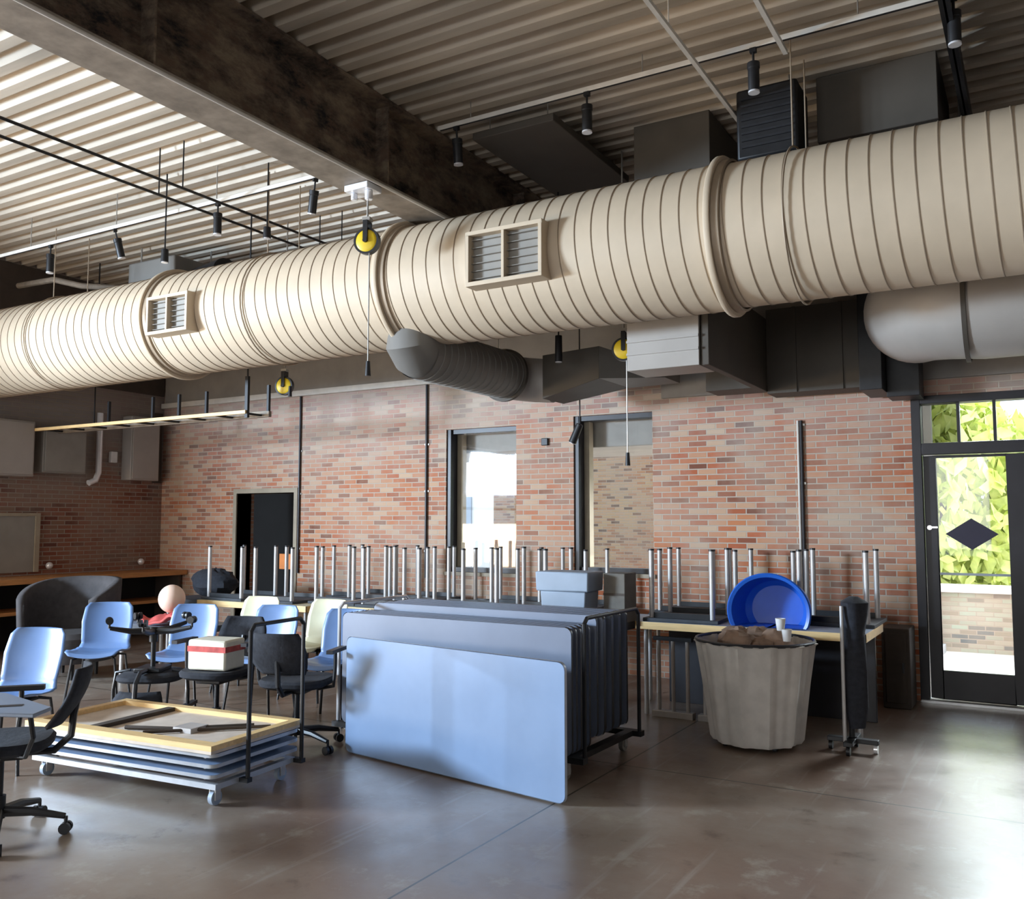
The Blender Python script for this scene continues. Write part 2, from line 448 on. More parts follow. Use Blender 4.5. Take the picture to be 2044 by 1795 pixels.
# main steel beam, running away from the camera
bm_ = thing('steel_beam', 'deep weathered steel roof beam with peeling dark paint crossing above the round duct', 'beam', (-4.32, 1.3, 4.06))
m = MB(); m.box(-4.33, -4.31, -5.9, YB - .03, 4.08, 4.73); m.build('web', M['beam'], bm_)
m = MB(); m.box(-4.48, -4.16, -5.9, YB - .03, 4.05, 4.085)
m.build('bottom_flange', M['flange'], bm_, bevel=.004)
m = MB(); m.box(-4.48, -4.16, -5.9, YB - .03, 4.715, 4.745); m.build('top_flange', M['beam'], bm_)
for yy in (1.0, 3.2, 5.3, 7.4):
    MB().box(-4.31, -4.19, yy, yy + .015, 4.085, 4.715).build('stiffener', M['beam'], bm_)
tag(MB().cyl((-4.12, -5.8, 4.03), (-4.12, 8.6, 4.03), .012).build('conduit', M['white_steel']), 'thin pale conduit fixed along the near lower edge of the big beam', 'conduit')
# roof purlins on the right
for x, z, lab in ((-1.83, 4.50, 'thin pale steel channel crossing the right lighting track nearest the beam'), (-1.30, 4.52, 'thin pale steel channel meeting the right lighting track beside a spotlight'), (-.36, 4.42, 'dark steel purlin near the right edge of the ceiling')):
    mm = MB()
    if z > 4.45:
        ye = YB - .03 if x < -1.5 else 5.68
        mm.box(x - .014, x + .014, -5.9, ye, z, z + .026)
        for yy in ((-4, -1, 2, 5, 8) if x < -1.5 else (-4, -1, 2, 5)): mm.cyl((x, yy, z + .03), (x, yy, ZC), .005, n=6)
    else: mm.box(x - .03, x + .03, -5.9, YB - .03, z, z + .012).box(x - .006, x + .006, -5.9, YB - .03, z, 4.748)
    tag(mm.build('strut_channel' if z > 4.45 else 'roof_purlin', M['white_steel'] if z > 4.45 else M['black']), lab, 'purlin', 'steel purlins')
for x, z, lab in ((-6.12, 4.34, 'thin dark conduit under the bright deck, nearer the beam'), (-6.42, 4.34, 'thin dark conduit under the bright deck, farther from the beam')):
    mm = MB().cyl((x, -5.8, z), (x, 7.2, z), .012)
    for yy in (0, 2.5, 5, 7): mm.cyl((x, yy, z), (x, yy, ZC), .006, n=6)
    tag(mm.build('ceiling_conduit', M['black']), lab, 'conduit', 'conduits under the left deck')

# ------------------------------------------------------------------ main round duct
DY, DZ, DR = 6.06, 3.51, .50
duct = thing('spiral_duct', 'very large cream spiral-seamed round air duct crossing the whole room', 'duct', (-4.5, DY, DZ - DR))
def spiral(x0, x1, r, pitch=.127, n=72):
    mb = MB(); turns = int(math.ceil((x1 - x0) / pitch)) + 1
    us = [0, .45, .93, .945, .985]; rs = [0, 0, 0, .005, .005]; rows = []
    for k in range(-1, turns):
        for u, dr in zip(us, rs): rows.append(((k + u) * pitch, dr))
    rows.append((turns * pitch, 0))
    vs = []
    for (xx, dr) in rows:
        for j in range(n):
            t = 2 * PI * j / n
            x = min(x1, max(x0, x0 + xx + pitch * (t / (2 * PI))))
            vs.append((x, DY + (r + dr) * math.sin(t), DZ - (r + dr) * math.cos(t)))
    # helix: joining j=n-1 to j=0 of the next turn
    fs = []; mi = []
    rowsN = len(rows)
    for i in range(rowsN - 1):
        for j in range(n):
            if j < n - 1: f = (i * n + j, i * n + j + 1, (i + 1) * n + j + 1, (i + 1) * n + j)
            else:
                if i + 6 >= rowsN: continue
                f = (i * n + j, (i + 5) * n, (i + 6) * n, (i + 1) * n + j)
            fs.append(f); mi.append(1 if (i % 5) in (2, 3, 4) else 0)  # ridge faces get the darker tone as painted shade
    o = len(mb.v); mb.v += [Vector(p) for p in vs]
    for f, q in zip(fs, mi): mb.f.append(list(f)); mb.m.append(q); mb.sm.append(True)
    return mb
FX = [-7.33, -4.49, -1.79]
xs = [XL + .02] + FX + [4.4]
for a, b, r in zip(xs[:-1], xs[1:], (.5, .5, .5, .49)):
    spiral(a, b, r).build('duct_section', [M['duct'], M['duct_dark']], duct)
for x in FX:
    MB().lathe([(.49, -.02), (.545, -.02), (.55, -.012), (.55, .012), (.545, .02), (.49, .02)], (x, DY, DZ), 'X', 72, smooth=False).build('flange_ring', M['duct'], duct)
    MB().lathe([(.5, .02), (.522, .022), (.518, .07), (.5, .075)], (x, DY, DZ), 'X', 72).build('seal_band', M['duct_dark'], duct)
def register(xa, xb, za, zb, y0=5.475):
    m = MB(); t = .03
    m.box(xa, xb, y0, 5.63, zb - t, zb).box(xa, xb, y0, 5.63, za, za + t).box(xa, xa + t, y0, 5.63, za + t, zb - t).box(xb - t, xb, y0, 5.63, za + t, zb - t)
    xm = (xa + xb) / 2; m.box(xm - .012, xm + .012, y0, 5.62, za + t, zb - t)
    g = m.build('air_register', M['duct'], duct, bevel=.003)
    MB().box(xa + t, xb - t, 5.545, 5.552, za + t, zb - t).build('damper_panel', M['grey_metal_box'], g)
    m = MB()
    for k in range(6):
        z = za + t + (zb - za - 2 * t) * (k + .5) / 6
        m.box(xa + t, xb - t, 5.512, 5.54, z - .002, z + .002)
    m.build('vanes', M['grey_metal_box'], g)
register(-3.60, -2.96, 3.27, 3.68)
register(-7.16, -6.60, 3.28, 3.64)
for x in (-9.2, -6.0, -1.31):
    m = MB(); pts = [(x, DY + .517 * math.sin(R(a)), DZ - .517 * math.cos(R(a))) for a in range(0, 360, 10)]
    m.cyl((x, DY - .20, DZ + .48), (x, DY - .20, ZC), .006, n=6).cyl((x, DY + .20, DZ + .48), (x, DY + .20, ZC), .006, n=6)
    m.tube(pts, .007, 6, closed=True)
    tag(m.build('duct_hanger', M['duct_dark']), {-9.2: 'strap and rods holding the big duct near the left wall', -6.0: 'strap and rods holding the big duct left of the beam', -1.31: 'strap and rods holding the big duct just right of its right flange'}[x], 'hanger', 'duct hangers')

# branch duct: runs away from under the main duct, then elbows right into a charcoal box duct
BX, BZ, BR_ = -4.42, 2.955, .225
m = MB(); ys = [6.0 + .1 * i for i in range(14)]
prof = []
for a in ys: prof += [(BR_, a), (BR_, a + .086), (BR_ + .006, a + .09), (BR_ + .006, a + .098)]
m.lathe(prof, (BX, 0, BZ), 'Y', 40); br = m.build('branch_duct', M['duct_grey'], duct); br['label'] = 'smaller grey round branch duct ending in an elbow and charcoal box piece'
m = MB().tube([(BX, 6.06, BZ), (BX, 6.0, BZ + .01), (BX, 5.95, BZ + .05), (BX, 5.97, BZ + .13), (BX, 6.06, BZ + .2)], .224, 36); m.build('saddle_elbow', M['duct_grey'], br)
MB().lathe([(BR_ - .01, 7.40), (BR_ + .03, 7.40), (BR_ + .03, 7.44), (BR_ - .01, 7.44)], (BX, 0, BZ), 'Y', 40, smooth=False).build('flange_ring', M['duct_char'], br)
m = MB(); pts = []
for a in range(0, 91, 10): pts.append((BX + .34 - .34 * math.cos(R(a)), 7.44 + .34 * math.sin(R(a)), BZ - .03 * a / 90))
m.tube(pts, [.215] * 10, 28); m.build('elbow', M['duct_pale'], br)
m = MB()
def loft(mb, A, B):
    n = len(A); mb.add(A + B, [(k, (k + 1) % n, n + (k + 1) % n, n + k) for k in range(n)] + [tuple(reversed(range(n))), tuple(range(n, 2 * n))])
x0 = BX + .34
A = [(x0, 7.56, 2.72), (x0, 8.0, 2.72), (x0, 8.0, 3.14), (x0, 7.56, 3.14)]; B = [(x0 + .62, 7.50, 2.86), (x0 + .62, 8.2, 2.86), (x0 + .62, 8.2, 3.16), (x0 + .62, 7.50, 3.16)]
loft(m, A, B); m.build('box_transition', M['duct_char'], br, bevel=.004)
x1 = x0 + .62
A = B; B = [(x1 + .45, 8.0, 2.90), (x1 + .45, 8.4, 2.90), (x1 + .45, 8.4, 2.99), (x1 + .45, 8.0, 2.99)]
m = MB(); loft(m, A, B); m.build('wedge_end', M['duct_grey'], br)
for yy in (6.6, 7.3): MB().cyl((BX, yy, BZ + .22), (BX, yy, ZC), .006, n=6).build('hanger_rod', M['galv'], br)

# rectangular ducts behind the main duct
rb = thing('rectangular_duct', 'big rectangular duct with its shade painted charcoal, turning back to the brick wall behind the round duct', 'duct', (-2.2, 7.5, 2.74))  # shade on these faces is put into the charcoal colour
m = MB(); m.box(-2.20, -2.14, 6.62, 8.35, 2.74, 3.42); m.box(-2.62, -2.20, 8.0, 8.35, 2.74, 3.42); m.build('side_panel', M['duct_char'], rb, bevel=.004)
m = MB(); m.box(-2.14, -1.30, 8.30, 8.62, 2.72, 3.5); m.build('front_panel', M['duct_char'], rb, bevel=.004)
m = MB(); m.box(-1.30, -1.12, 8.05, 8.62, 2.66, 3.55).box(-1.12, -.86, 8.30, 8.62, 2.62, 3.55); m.build('end_collar', M['black'], rb, bevel=.004)
for x in (-1.9, -1.5): MB().box(x, x + .03, 8.285, 8.30, 2.72, 3.5).build('joint_rib', M['duct_char'], rb)
pb = thing('rectangular_duct', 'pale cream rectangular duct with ribbed seams left of the duct with painted shade', 'duct', (-2.5, 6.8, 2.74))
m = MB(); m.box(-2.80, -2.21, 6.60, 6.98, 2.74, 3.24); m.build('casing', M['duct_pale'], pb, bevel=.004)
for z in (2.86, 2.96): MB().box(-2.80, -2.21, 6.585, 6.60, z, z + .018).build('seam_rib', M['duct_pale'], pb)
for x in (-2.65, -2.35): MB().cyl((x, 6.8, 3.24), (x, 6.8, ZC), .006, n=6).build('hanger_rod', M['galv'], pb)
# right round duct piece with a strap
rd = thing('round_duct', 'pale round duct with a dark strap, below the main duct at right edge', 'duct', (.5, 7.2, 2.62))
pts = [(4.4, 7.25, 3.12), (2.5, 7.25, 3.12), (.1, 7.25, 3.12), (-.30, 7.27, 3.12)] + [(-.30 - .5 * math.sin(R(a)), 7.77 - .5 * math.cos(R(a)), 3.12 + .001 * a) for a in range(15, 91, 15)]
m = MB().tube(pts, .40, 40); m.build('tube_body', M['duct_pale'], rd)
m = MB(); m.lathe([(.40, -.015), (.414, -.015), (.414, .015), (.40, .015)], (-.42, 7.28, 3.12), 'X', 40, smooth=False); m.build('strap', M['duct_char'], rd)
for x in (-.42, 1.5): MB().cyl((x, 7.28, 3.50), (x, 7.28, ZC), .008, n=6).build('hanger_rod', M['galv'], rd)

# dark panels / boxes tucked under the right part of the deck
for (b, lab) in (((-3.78, -3.06, 5.85, 7.3, 4.56, 4.62), 'dark flat acoustic panel under the deck just right of the big beam'),
                 ((-2.74, -2.11, 6.64, 7.5, 4.12, 4.74), 'dark boxed duct under the deck above the pale register section'),
                 ((-1.29, -.50, 6.55, 7.5, 4.26, 4.74), 'wide dark flat panel under the deck at upper right')):
    o = MB().box(*b).build('ceiling_panel', M['duct_char'], bevel=.006); tag(o, lab, 'panel', 'dark panels under the deck')
    mm = MB()
    if b[5] < 4.7:
        for xx in (b[0] + .1, b[1] - .1):
            for yy in (b[2] + .1, b[3] - .1): mm.cyl((xx, yy, b[5]), (xx, yy, ZC), .005, n=6)
        mm.build('hanger_rod', M['galv'], o)
o = thing('unit_heater', 'black box-shaped heater hanging behind a spotlight above the round duct', 'heater', (-1.57, 6.42, 4.12))
MB().box(-1.79, -1.36, 6.25, 6.6, 4.12, 4.64).build('casing', M['black'], o, bevel=.02)
m = MB()
for k in range(8): m.box(-1.75, -1.40, 6.235, 6.25, 4.2 + k * .05, 4.215 + k * .05)
m.build('louvre', M['black_plastic'], o)
for x in (-1.7, -1.45): MB().cyl((x, 6.42, 4.64), (x, 6.42, ZC), .008, n=6).build('hanger_rod', M['galv'], o)

# ------------------------------------------------------------------ lighting tracks and spots
def track(x0, x1, y, z, label):
    t = thing('lighting_track', label, 'track', ((x0 + x1) / 2, y, z), 0, 'lighting tracks')
    MB().box(x0, x1, y - .012, y + .012, z - .015, z + .02).build('rail', M['white_steel'], t, bevel=.003)
    MB().box(x0 + .02, x1 - .02, y - .008, y + .008, z - .018, z - .0155).build('slot', M['black'], t)
    x = x0 + .3
    while x < x1:
        MB().cyl((x, y, z + .02), (x, y, ZC), .005, n=6).build('hanger_rod', M['galv'], t); x += 1.4
track(XL + .1, -5.02, 5.52, 4.42, 'pale lighting track below the bright left deck')
track(-3.95, 4.3, 5.62, 4.60, 'pale lighting track crossing the dark right half of the ceiling')
def make_spot():
    t = thing('track_spotlight', None, None)
    MB().box(-.02, .02, -.016, .016, -.03, -.001).cyl((0, 0, -.03), (0, 0, -.11), .008, n=8).build('stem', M['black'], t)
    h = MB(); h.lathe([(0, .0), (.034, .0), (.036, .01), (.036, .15), (.040, .155), (.040, .19), (.034, .19), (.034, .18), (0, .18)], (0, 0, -.29), 'Z', 20)
    ho = h.build('lamp_head', M['black'], t)
    MB().cyl((0, 0, -.298), (0, 0, -.287), .036, n=20).build('lens', M['lens'], ho)
    return t
spot0 = make_spot(); first = [True]
def place_spot(x, y, z, rx, rz, label, stem=None, group='track spotlights'):
    o = spot0 if first[0] else copy_tree(spot0)
    first[0] = False
    o.location = (x, y, z); o.rotation_euler = (R(rx), 0, R(rz))
    tag(o, label, 'spotlight', group)
    return o
for x, rx, rz, lab in ((-5.12, 18, 60, 'black spotlight at the right end of the left track'), (-6.28, 0, 0, 'black spotlight hanging straight down, second from the right end of the left track'),
                       (-7.72, 14, -30, 'shiny-faced black spotlight midway along the left track'), (-8.75, 0, 0, 'black spotlight hanging down near the left edge of the photo')):
    place_spot(x, 5.52, 4.405, rx, rz, lab)
for x, rx, lab in ((-3.78, 6, 'black spotlight against the big beam at the start of the right track'), (-2.67, 0, 'black spotlight above the duct register, second from the beam on the right track'),
                   (-1.49, 0, 'black spotlight just right of the crossing purlin on the right track'), (-.33, 0, 'black spotlight nearest the right edge of the photo')):
    place_spot(x, 5.62, 4.585, rx, 0, lab)
def low_spot(x, y, z, label, h=.16, r=.035, tilt=0):
    t = thing('pendant_spotlight', label, 'spotlight', (x, y, z), 0, 'spotlights hanging on stems')
    MB().cyl((x, y, z + h), (x, y, ZC), .007, n=6).build('stem', M['black'], t)
    d = Vector((math.sin(R(tilt)), 0, math.cos(R(tilt))))
    hd = MB().cyl(Vector((x, y, z + h)) - d * h, Vector((x, y, z + h)), r, r * .9, 16).build('lamp_head', M['black'], t, bevel=.004)
    MB().cyl(Vector((x, y, z + h)) - d * (h + .006), Vector((x, y, z + h)) - d * (h - .002), r * .85, n=16).build('lens', M['lens'], hd)
low_spot(-3.72, 7.2, 2.99, 'black spotlight between the branch duct and the pale rectangular duct', .24)
low_spot(-3.95, 8.1, 2.32, 'black spotlight with two tilted heads in front of the brick between the windows', .2, .04, 25)
low_spot(-6.85, 5.42, 3.92, 'small spotlight tucked just above the round duct, left of the cord reel', .12)
low_spot(-5.85, 5.7, 4.06, 'small dark lamp above the round duct midway between flanges', .1)

# fan unit cluttering the far left ceiling
o = thing('ceiling_unit', 'dusty dark ventilation unit with bent pipes under the left deck', 'ventilation unit', (-8.6, 6.5, 4.15))
MB().box(-9.1, -8.3, 6.7, 7.4, 4.12, 4.55).build('casing', M['duct_grey'], o, bevel=.02)
MB().cyl((-8.25, 7.0, 4.32), (-7.7, 6.9, 4.30), .13, .16, 24).build('nozzle', M['black'], o)
m = MB().tube([(-10.6, 6.3, 4.4), (-9.9, 6.3, 4.38), (-9.6, 6.45, 4.3), (-9.15, 6.9, 4.3)], .035, 10).tube([(-10.7, 6.6, 4.25), (-9.8, 6.6, 4.22), (-9.2, 7.0, 4.2)], .03, 10)
m.build('pipe', M['flange'], o)
for x, y in ((-9.0, 6.8), (-8.4, 7.3)): MB().cyl((x, y, 4.55), (x, y, ZC), .01, n=6).build('hanger_rod', M['galv'], o)

# ------------------------------------------------------------------ cord reels
def reel(x, y, z, top, cord_z, label, off=.03):
    t = thing('cord_reel', label, 'cord reel', (x, y, z), R(15), 'yellow cord reels')
    T = Matrix.Translation((x, y, z)) @ Matrix.Rotation(R(15), 4, 'Z')
    m = MB(); m.T = T; m.lathe([(0, -.03), (.07, -.03), (.085, -.02), (.085, .02), (.07, .03), (0, .03)], (0, 0, 0), 'Y', 32); d = m.build('drum', M['yellow'], t)
    m = MB(); m.T = T; m.lathe([(.085, -.024), (.10, -.024), (.10, .024), (.085, .024)], (0, 0, 0), 'Y', 32, smooth=False); m.build('housing_rim', M['black_plastic'], t)
    m = MB(); m.T = T; m.box(-.018, .018, -.045, -.031, -.01, .14).box(-.018, .018, .031, .045, -.01, .14).box(-.018, .018, -.045, .045, .14, .152); m.cyl((0, -.05, 0), (0, .05, 0), .018); m.build('bracket', M['black'], t)
    m = MB(); m.T = T; m.box(-.03, .03, -.03, .03, .152, .18); m.cyl((0, 0, .17), (0, 0, top - z - .002), .008, n=8); m.build('hanger', M['galv'], t)
    m = MB(); m.cyl((x + off, y - .01, z - .09), (x + off, y - .01, cord_z + .09), .005, n=6); m.build('cord', M['galv'], t)
    m = MB(); m.cyl((x + off, y - .01, cord_z), (x + off, y - .01, cord_z + .11), .022, .015, 12); m.build('socket_end', M['black_plastic'], t)
reel(-4.28, 5.18, 3.64, 4.05, 2.62, 'yellow and black cord reel hanging from the big beam in front of the duct')
reel(-6.86, 6.98, 2.98, ZC, 2.86, 'small yellow cord reel below the duct left of the branch duct', .09)
reel(-3.02, 7.05, 3.01, ZC, 2.02, 'yellow cord reel beside the pale rectangular duct')
tag(MB().box(-4.40, -4.18, 5.05, 5.22, 4.0, 4.048).cyl((-4.22, 5.12, 4.0), (-4.22, 5.12, 3.93), .03).cyl((-4.36, 5.12, 4.0), (-4.36, 5.12, 3.95), .025).build('beam_clamp', M['lens'], bevel=.005), 'shiny steel clamp under the beam above the large cord reel', 'clamp')

# cable tray under the duct at the far left
ct = thing('cable_tray', 'hanging cable tray with pale front rail and black hangers at far left', 'cable tray', (-8.8, 6.6, 2.65))
MB().box(-10.7, -7.03, 6.60, 6.64, 2.66, 2.695).build('front_rail', M['maple'], ct)
MB().box(-10.7, -7.03, 6.93, 6.97, 2.66, 2.72).build('rear_rail', M['flange'], ct)
for k in range(9): MB().box(-10.6 + k * .43, -10.57 + k * .43, 6.64, 6.93, 2.67, 2.69).build('rung', M['black'], ct)
for x in (-7.05, -8.0, -8.45, -8.9, -9.7): MB().box(x - .014, x + .014, 6.93, 6.96, 2.72, 3.0).build('bracket', M['black'], ct)
MB().box(-7.06, -7.02, 6.62, 6.65, 2.62, 3.05).box(-7.046, -7.034, 6.63, 6.642, 3.05, ZC).build('hanger_rod', M['black'], ct)
MB().box(-9.986, -9.974, 6.94, 6.952, 2.72, ZC).build('hanger_rod', M['black'], ct)

# ------------------------------------------------------------------ back wall details
def window_unit(name, X0, X1, z0, z1, hang=None):
    w = thing(name, None, None, ((X0 + X1) / 2, YB + .15, z0), 0, kind='structure')
    m = MB()
    m.box(X0, X0 + .05, YB + .02, YB + .28, z0, z1).box(X1 - .025, X1, YB + .1, YB + .2, z0, z1).box(X0, X1, YB + .05, YB + .2, z1 - .05, z1).box(X0, X1, YB + .05, YB + .2, z0, z0 + .05)
    m.build('window_frame', M['black_frame'], w)
    MB().box(X0 + .05, X1 - .025, YB + .145, YB + .151, z0 + .05, z1 - .05).build('pane', M['glass'], w)
    MB().box(X0 + .05, X0 + .11, YB + .16, YB + .26, z0 + .05, z1 - .05).build('inner_stop', M['tan_frame'], w)
    MB().box(X0 - .02, X1 + .02, YB - .02, YB + .14, z0 - .04, z0).build('window_sill', M['tan_frame'], w)
window_unit('window_1', *W1); window_unit('window_2', *W2)

# glazed entrance door
d = thing('door_1', None, None, (-.5, YB, 0), 0, kind='structure')
fy0, fy1 = YB + .0, YB + .16
m = MB(); m.box(-.98, -.905, fy0, fy1, 0, 2.66).box(.785, .86, fy0, fy1, 0, 2.66).box(-.905, .785, fy0, fy1, 2.59, 2.66).box(-.905, .785, fy0, fy1, 2.14, 2.24)
m.build('door_frame', M['black_frame'], d, bevel=.004)
m = MB()
for x in (-.62, -.34, -.03, .3): m.box(x, x + .025, fy0 + .05, fy1 - .04, 2.24, 2.59)
m.build('mullion', M['black_frame'], d)
MB().box(-.905, -.62, fy0 + .08, fy0 + .086, 2.24, 2.59).build('pane', M['glass_grey'], d)
MB().box(-.595, .785, fy0 + .08, fy0 + .086, 2.24, 2.59).build('pane', M['glass'], d)
MB().box(-.97, .85, YB - .05, YB + .2, 0.001, .022).build('threshold', M['alu'], d)
for (a, b, gl, gr, s) in ((-.90, -.075, -.80, -.255, 1), (-.065, .78, .04, .68, 0)):
    m = MB(); y0, y1 = fy0 + .05, fy0 + .10
    m.box(a, gl, y0, y1, .03, 2.13).box(gr, b, y0, y1, .03, 2.13).box(gl, gr, y0, y1, 2.11, 2.13).box(gl, gr, y0, y1, .03, .27)
    leaf = m.build('door_leaf', M['black_frame'], d, bevel=.004)
    MB().box(gl, gr, y0 + .022, y0 + .028, .27, 2.11).build('pane', M['glass'], leaf)
    if s:
        xc, zc = (gl + gr) / 2 - .01, 1.445
        MB().prism([(xc - .205, zc), (xc, zc - .135), (xc + .205, zc), (xc, zc + .135)], y0 + .015, y0 + .0215, axis='Y').build('diamond_decal', M['diamond'], leaf)
        MB().cyl((-.865, y0 - .01, 1.50), (-.865, y0 + .001, 1.50), .02).box(-.88, -.80, y0 - .02, y0 - .01, 1.495, 1.51).build('door_handle', M['lens'], leaf)
        MB().box(gl, gr, y0 + .002, y0 + .02, .93 + .16, .95 + .16).build('push_bar', M['grey_post'], leaf)

# left doorway, open onto a dark room
d2 = thing('door_2', None, None, (-8.85, YB, 0), 0, kind='structure')
m = MB(); m.box(-9.43, -9.37, YB - .02, YB + .25, 0, 1.99).box(-8.33, -8.27, YB - .02, YB + .25, 0, 1.99).box(-9.37, -8.33, YB - .02, YB + .25, 1.93, 1.99)
m.build('door_frame', M['tan_frame'], d2)
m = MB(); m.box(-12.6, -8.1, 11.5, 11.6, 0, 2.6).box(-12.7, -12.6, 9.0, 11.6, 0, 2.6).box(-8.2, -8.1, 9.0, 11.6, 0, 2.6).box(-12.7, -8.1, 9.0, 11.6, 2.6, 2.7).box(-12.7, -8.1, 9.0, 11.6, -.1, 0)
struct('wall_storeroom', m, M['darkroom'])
tag(MB().box(-8.74, -8.50, YB - .0 + .16, YB + .19, .93, 1.13).box(-8.64, -8.60, YB + .165, YB + .185, .001, .93).box(-8.74, -8.50, YB + .08, YB + .27, .001, .02).build('sign_stand', M['orange'], bevel=.004), 'orange square sign on a post in the dark left doorway', 'sign')

for x, z1, lab, mt in ((-8.24, 3.17, 'dark vertical conduit on the brick just right of the dark doorway', 'black_frame'), (-6.24, 3.17, 'dark vertical conduit on the brick left of the first window', 'black_frame'),
                   (-1.93, 2.50, 'pale and dark vertical conduit on the brick left of the glass door', 'black_frame')):
    mm = MB().cyl((x, YB - .02, .9 if x < -3 else .3), (x, YB - .02, z1), .014, n=10)
    o = tag(mm.build('wall_conduit', M[mt]), lab, 'conduit', 'conduits on the brick wall')
    mm = MB()
    for z in (1.2, 1.9, 2.45): mm.box(x - .03, x + .03, YB - .012, YB - .001, z, z + .02)
    mm.build('clip', M['galv'], o)
    if x > -3:
        MB().cyl((x - .03, YB - .018, .3), (x - .03, YB - .018, z1), .012, n=10).build('wall_pipe', M['white_steel'], o)
tag(MB().box(-4.70, -4.62, YB - .03, YB - .001, 2.38, 2.46).build('junction_box', M['black'], bevel=.006), 'tiny black box on the brick between the two windows', 'junction box')

# ------------------------------------------------------------------ left wall items
for (y0, y1, z0, z1, dpt, lab, mt) in ((5.9, 6.62, 2.10, 2.78, .25, 'pale grey metal cabinet on the left wall cut by the photo edge', 'duct_pale'),
        (6.75, 7.34, 2.16, 2.72, .22, 'square grey-brown metal cabinet on the left wall', 'grey_metal_box'),
        (8.02, 8.48, 2.12, 3.0, .2, 'tall pale metal cabinet on the left wall next to the corner', 'duct_pale')):
    o = thing('wall_cabinet', lab, 'cabinet', (XL, (y0 + y1) / 2, z0), 0, 'metal cabinets on the left wall')
    MB().box(XL + .001, XL + dpt, y0, y1, z0, z1).build('body', M[mt], o, bevel=.01)
    MB().box(XL + dpt, XL + dpt + .015, y0 + .02, y1 - .02, z0 + .02, z1 - .02).build('door', M[mt], o, bevel=.006)
tag(MB().tube([(XL + .08, 7.62, 3.0), (XL + .08, 7.62, 2.2), (XL + .08, 7.58, 2.10), (XL + .08, 7.48, 2.06)], .04, 14).build('wall_pipe', M['lens']), 'white drain pipe bending at its foot on the left wall', 'pipe')
tag(MB().box(XL + .001, XL + .06, 7.82, 7.92, 2.35, 2.5).build('alarm_box', M['white_paper'], bevel=.01), 'small white box on the left wall between pipe and cabinet', 'box')
tag(MB().box(XL + .001, XL + .03, 8.52, 8.66, 2.1, 3.1).build('wall_panel', M['dark_brown'], bevel=.004), 'dark brown narrow panel in the left wall corner', 'panel')
o = thing('wall_panel', 'plain grey-brown panel with pale frame on the left wall above the counter', 'panel', (XL, 6.3, .95))
MB().box(XL + .001, XL + .03, 5.7, 6.8, .93, 1.62).build('board', M['grey_metal_box'], o)
MB().box(XL + .001, XL + .05, 6.8, 6.86, .93, 1.66).box(XL + .001, XL + .05, 5.7, 6.8, 1.62, 1.66).build('frame', M['tan_frame'], o)
for y, lab in ((7.0, 'small pale knob-like wall light over the counter near the grey panel'), (8.35, 'small pale knob-like wall light over the counter near the corner')):
    tag(MB().blob((XL + .05, y, 1.0), .045, 8).build('wall_light', M['lens']), lab, 'wall light', 'small lights over the counter')
cn = thing('wall_counter', 'long orange-brown wooden counter with open dark shelves along the left wall', 'counter', (XL + .3, 6.9, 0))
MB().box(XL + .002, XL + .60, 4.4, YB - .01, .82, .885).build('counter_top', M['oak'], cn, bevel=.006)
MB().box(XL + .002, XL + .52, 4.4, YB - .01, .46, .50).build('shelf', M['oak'], cn, bevel=.004)
for y in (4.42, 5.8, 7.2, 8.62): MB().box(XL + .002, XL + .5, y, y + .04, 0, .46).box(XL + .002, XL + .5, y, y + .04, .50, .82).build('divider', M['dark_brown'], cn)
MB().box(XL + .002, XL + .02, 4.4, YB - .01, 0, .82).build('back_board', M['darkroom'], cn)

# ------------------------------------------------------------------ outside, beyond the glass
struct('ground_outside', MB().box(-60, 60, 9.0, 80, -.25, -.05).box(-60, XL - .3, -40, 9.0, -.25, -.05), M['pave'])
MB_ = MB().box(-1.9, 3.2, 12.6, 12.9, -.05, .68); o = tag(MB_.build('low_wall', M['brick_pale']), 'pale low block wall outside the glass door', 'wall')
MB().box(-1.95, 3.25, 12.55, 12.95, .68, .76).build('coping', M['white_wall'], o)
tag(MB().box(-1.30, -1.16, 12.3, 12.44, -.05, 3.1).box(-1.36, -1.10, 12.24, 12.5, -.05, .05).build('porch_post', M['grey_post']), 'grey porch post outside the glass door', 'post')
tag(MB().box(-1.65, -1.42, 10.4, 10.6, -.05, 3.2).build('porch_column', M['white_wall']), 'pale porch column just outside the glass door, left side', 'post')
def tree(x, y, h, r, label):
    t = thing('tree', label, 'tree', (x, y, -.05), 0, 'trees beyond the glass door')
    MB().cyl((x, y, -.05), (x, y, h * .5), .14, .08, 10).build('trunk', M['bark'], t)
    rg = random.Random(int(x * 10 + y)); vs = []; fs = []
    for k in range(4200):
        a = rg.uniform(0, 2 * PI); u = rg.uniform(-1, 1); q = r * rg.uniform(.45, 1.0) ** .5
        s_ = math.sqrt(1 - u * u)
        c = Vector((x + q * s_ * math.cos(a), y + q * s_ * math.sin(a), h * .42 + q * u * 1.1))
        e = Euler((rg.uniform(0, 6), rg.uniform(0, 6), rg.uniform(0, 6))).to_matrix(); L = rg.uniform(.13, .26)
        o_ = len(vs)
        vs += [c + e @ Vector(p) for p in ((-L, 0, 0), (0, -L * .5, 0), (L, 0, 0), (0, L * .5, 0))]; fs.append((o_, o_ + 1, o_ + 2, o_ + 3))
    MB().add(vs, fs).build('crown', M['leaf'], t)
tree(-1.6, 19, 4.6, 1.9, 'yellow-green tree beyond the low wall, nearest the door')
tree(1.9, 22, 5.0, 2.0, 'yellow-green tree beyond the low wall, farther right')
tree(-5.2, 24, 4.6, 1.7, 'yellow-green tree beyond the low wall, farther left')
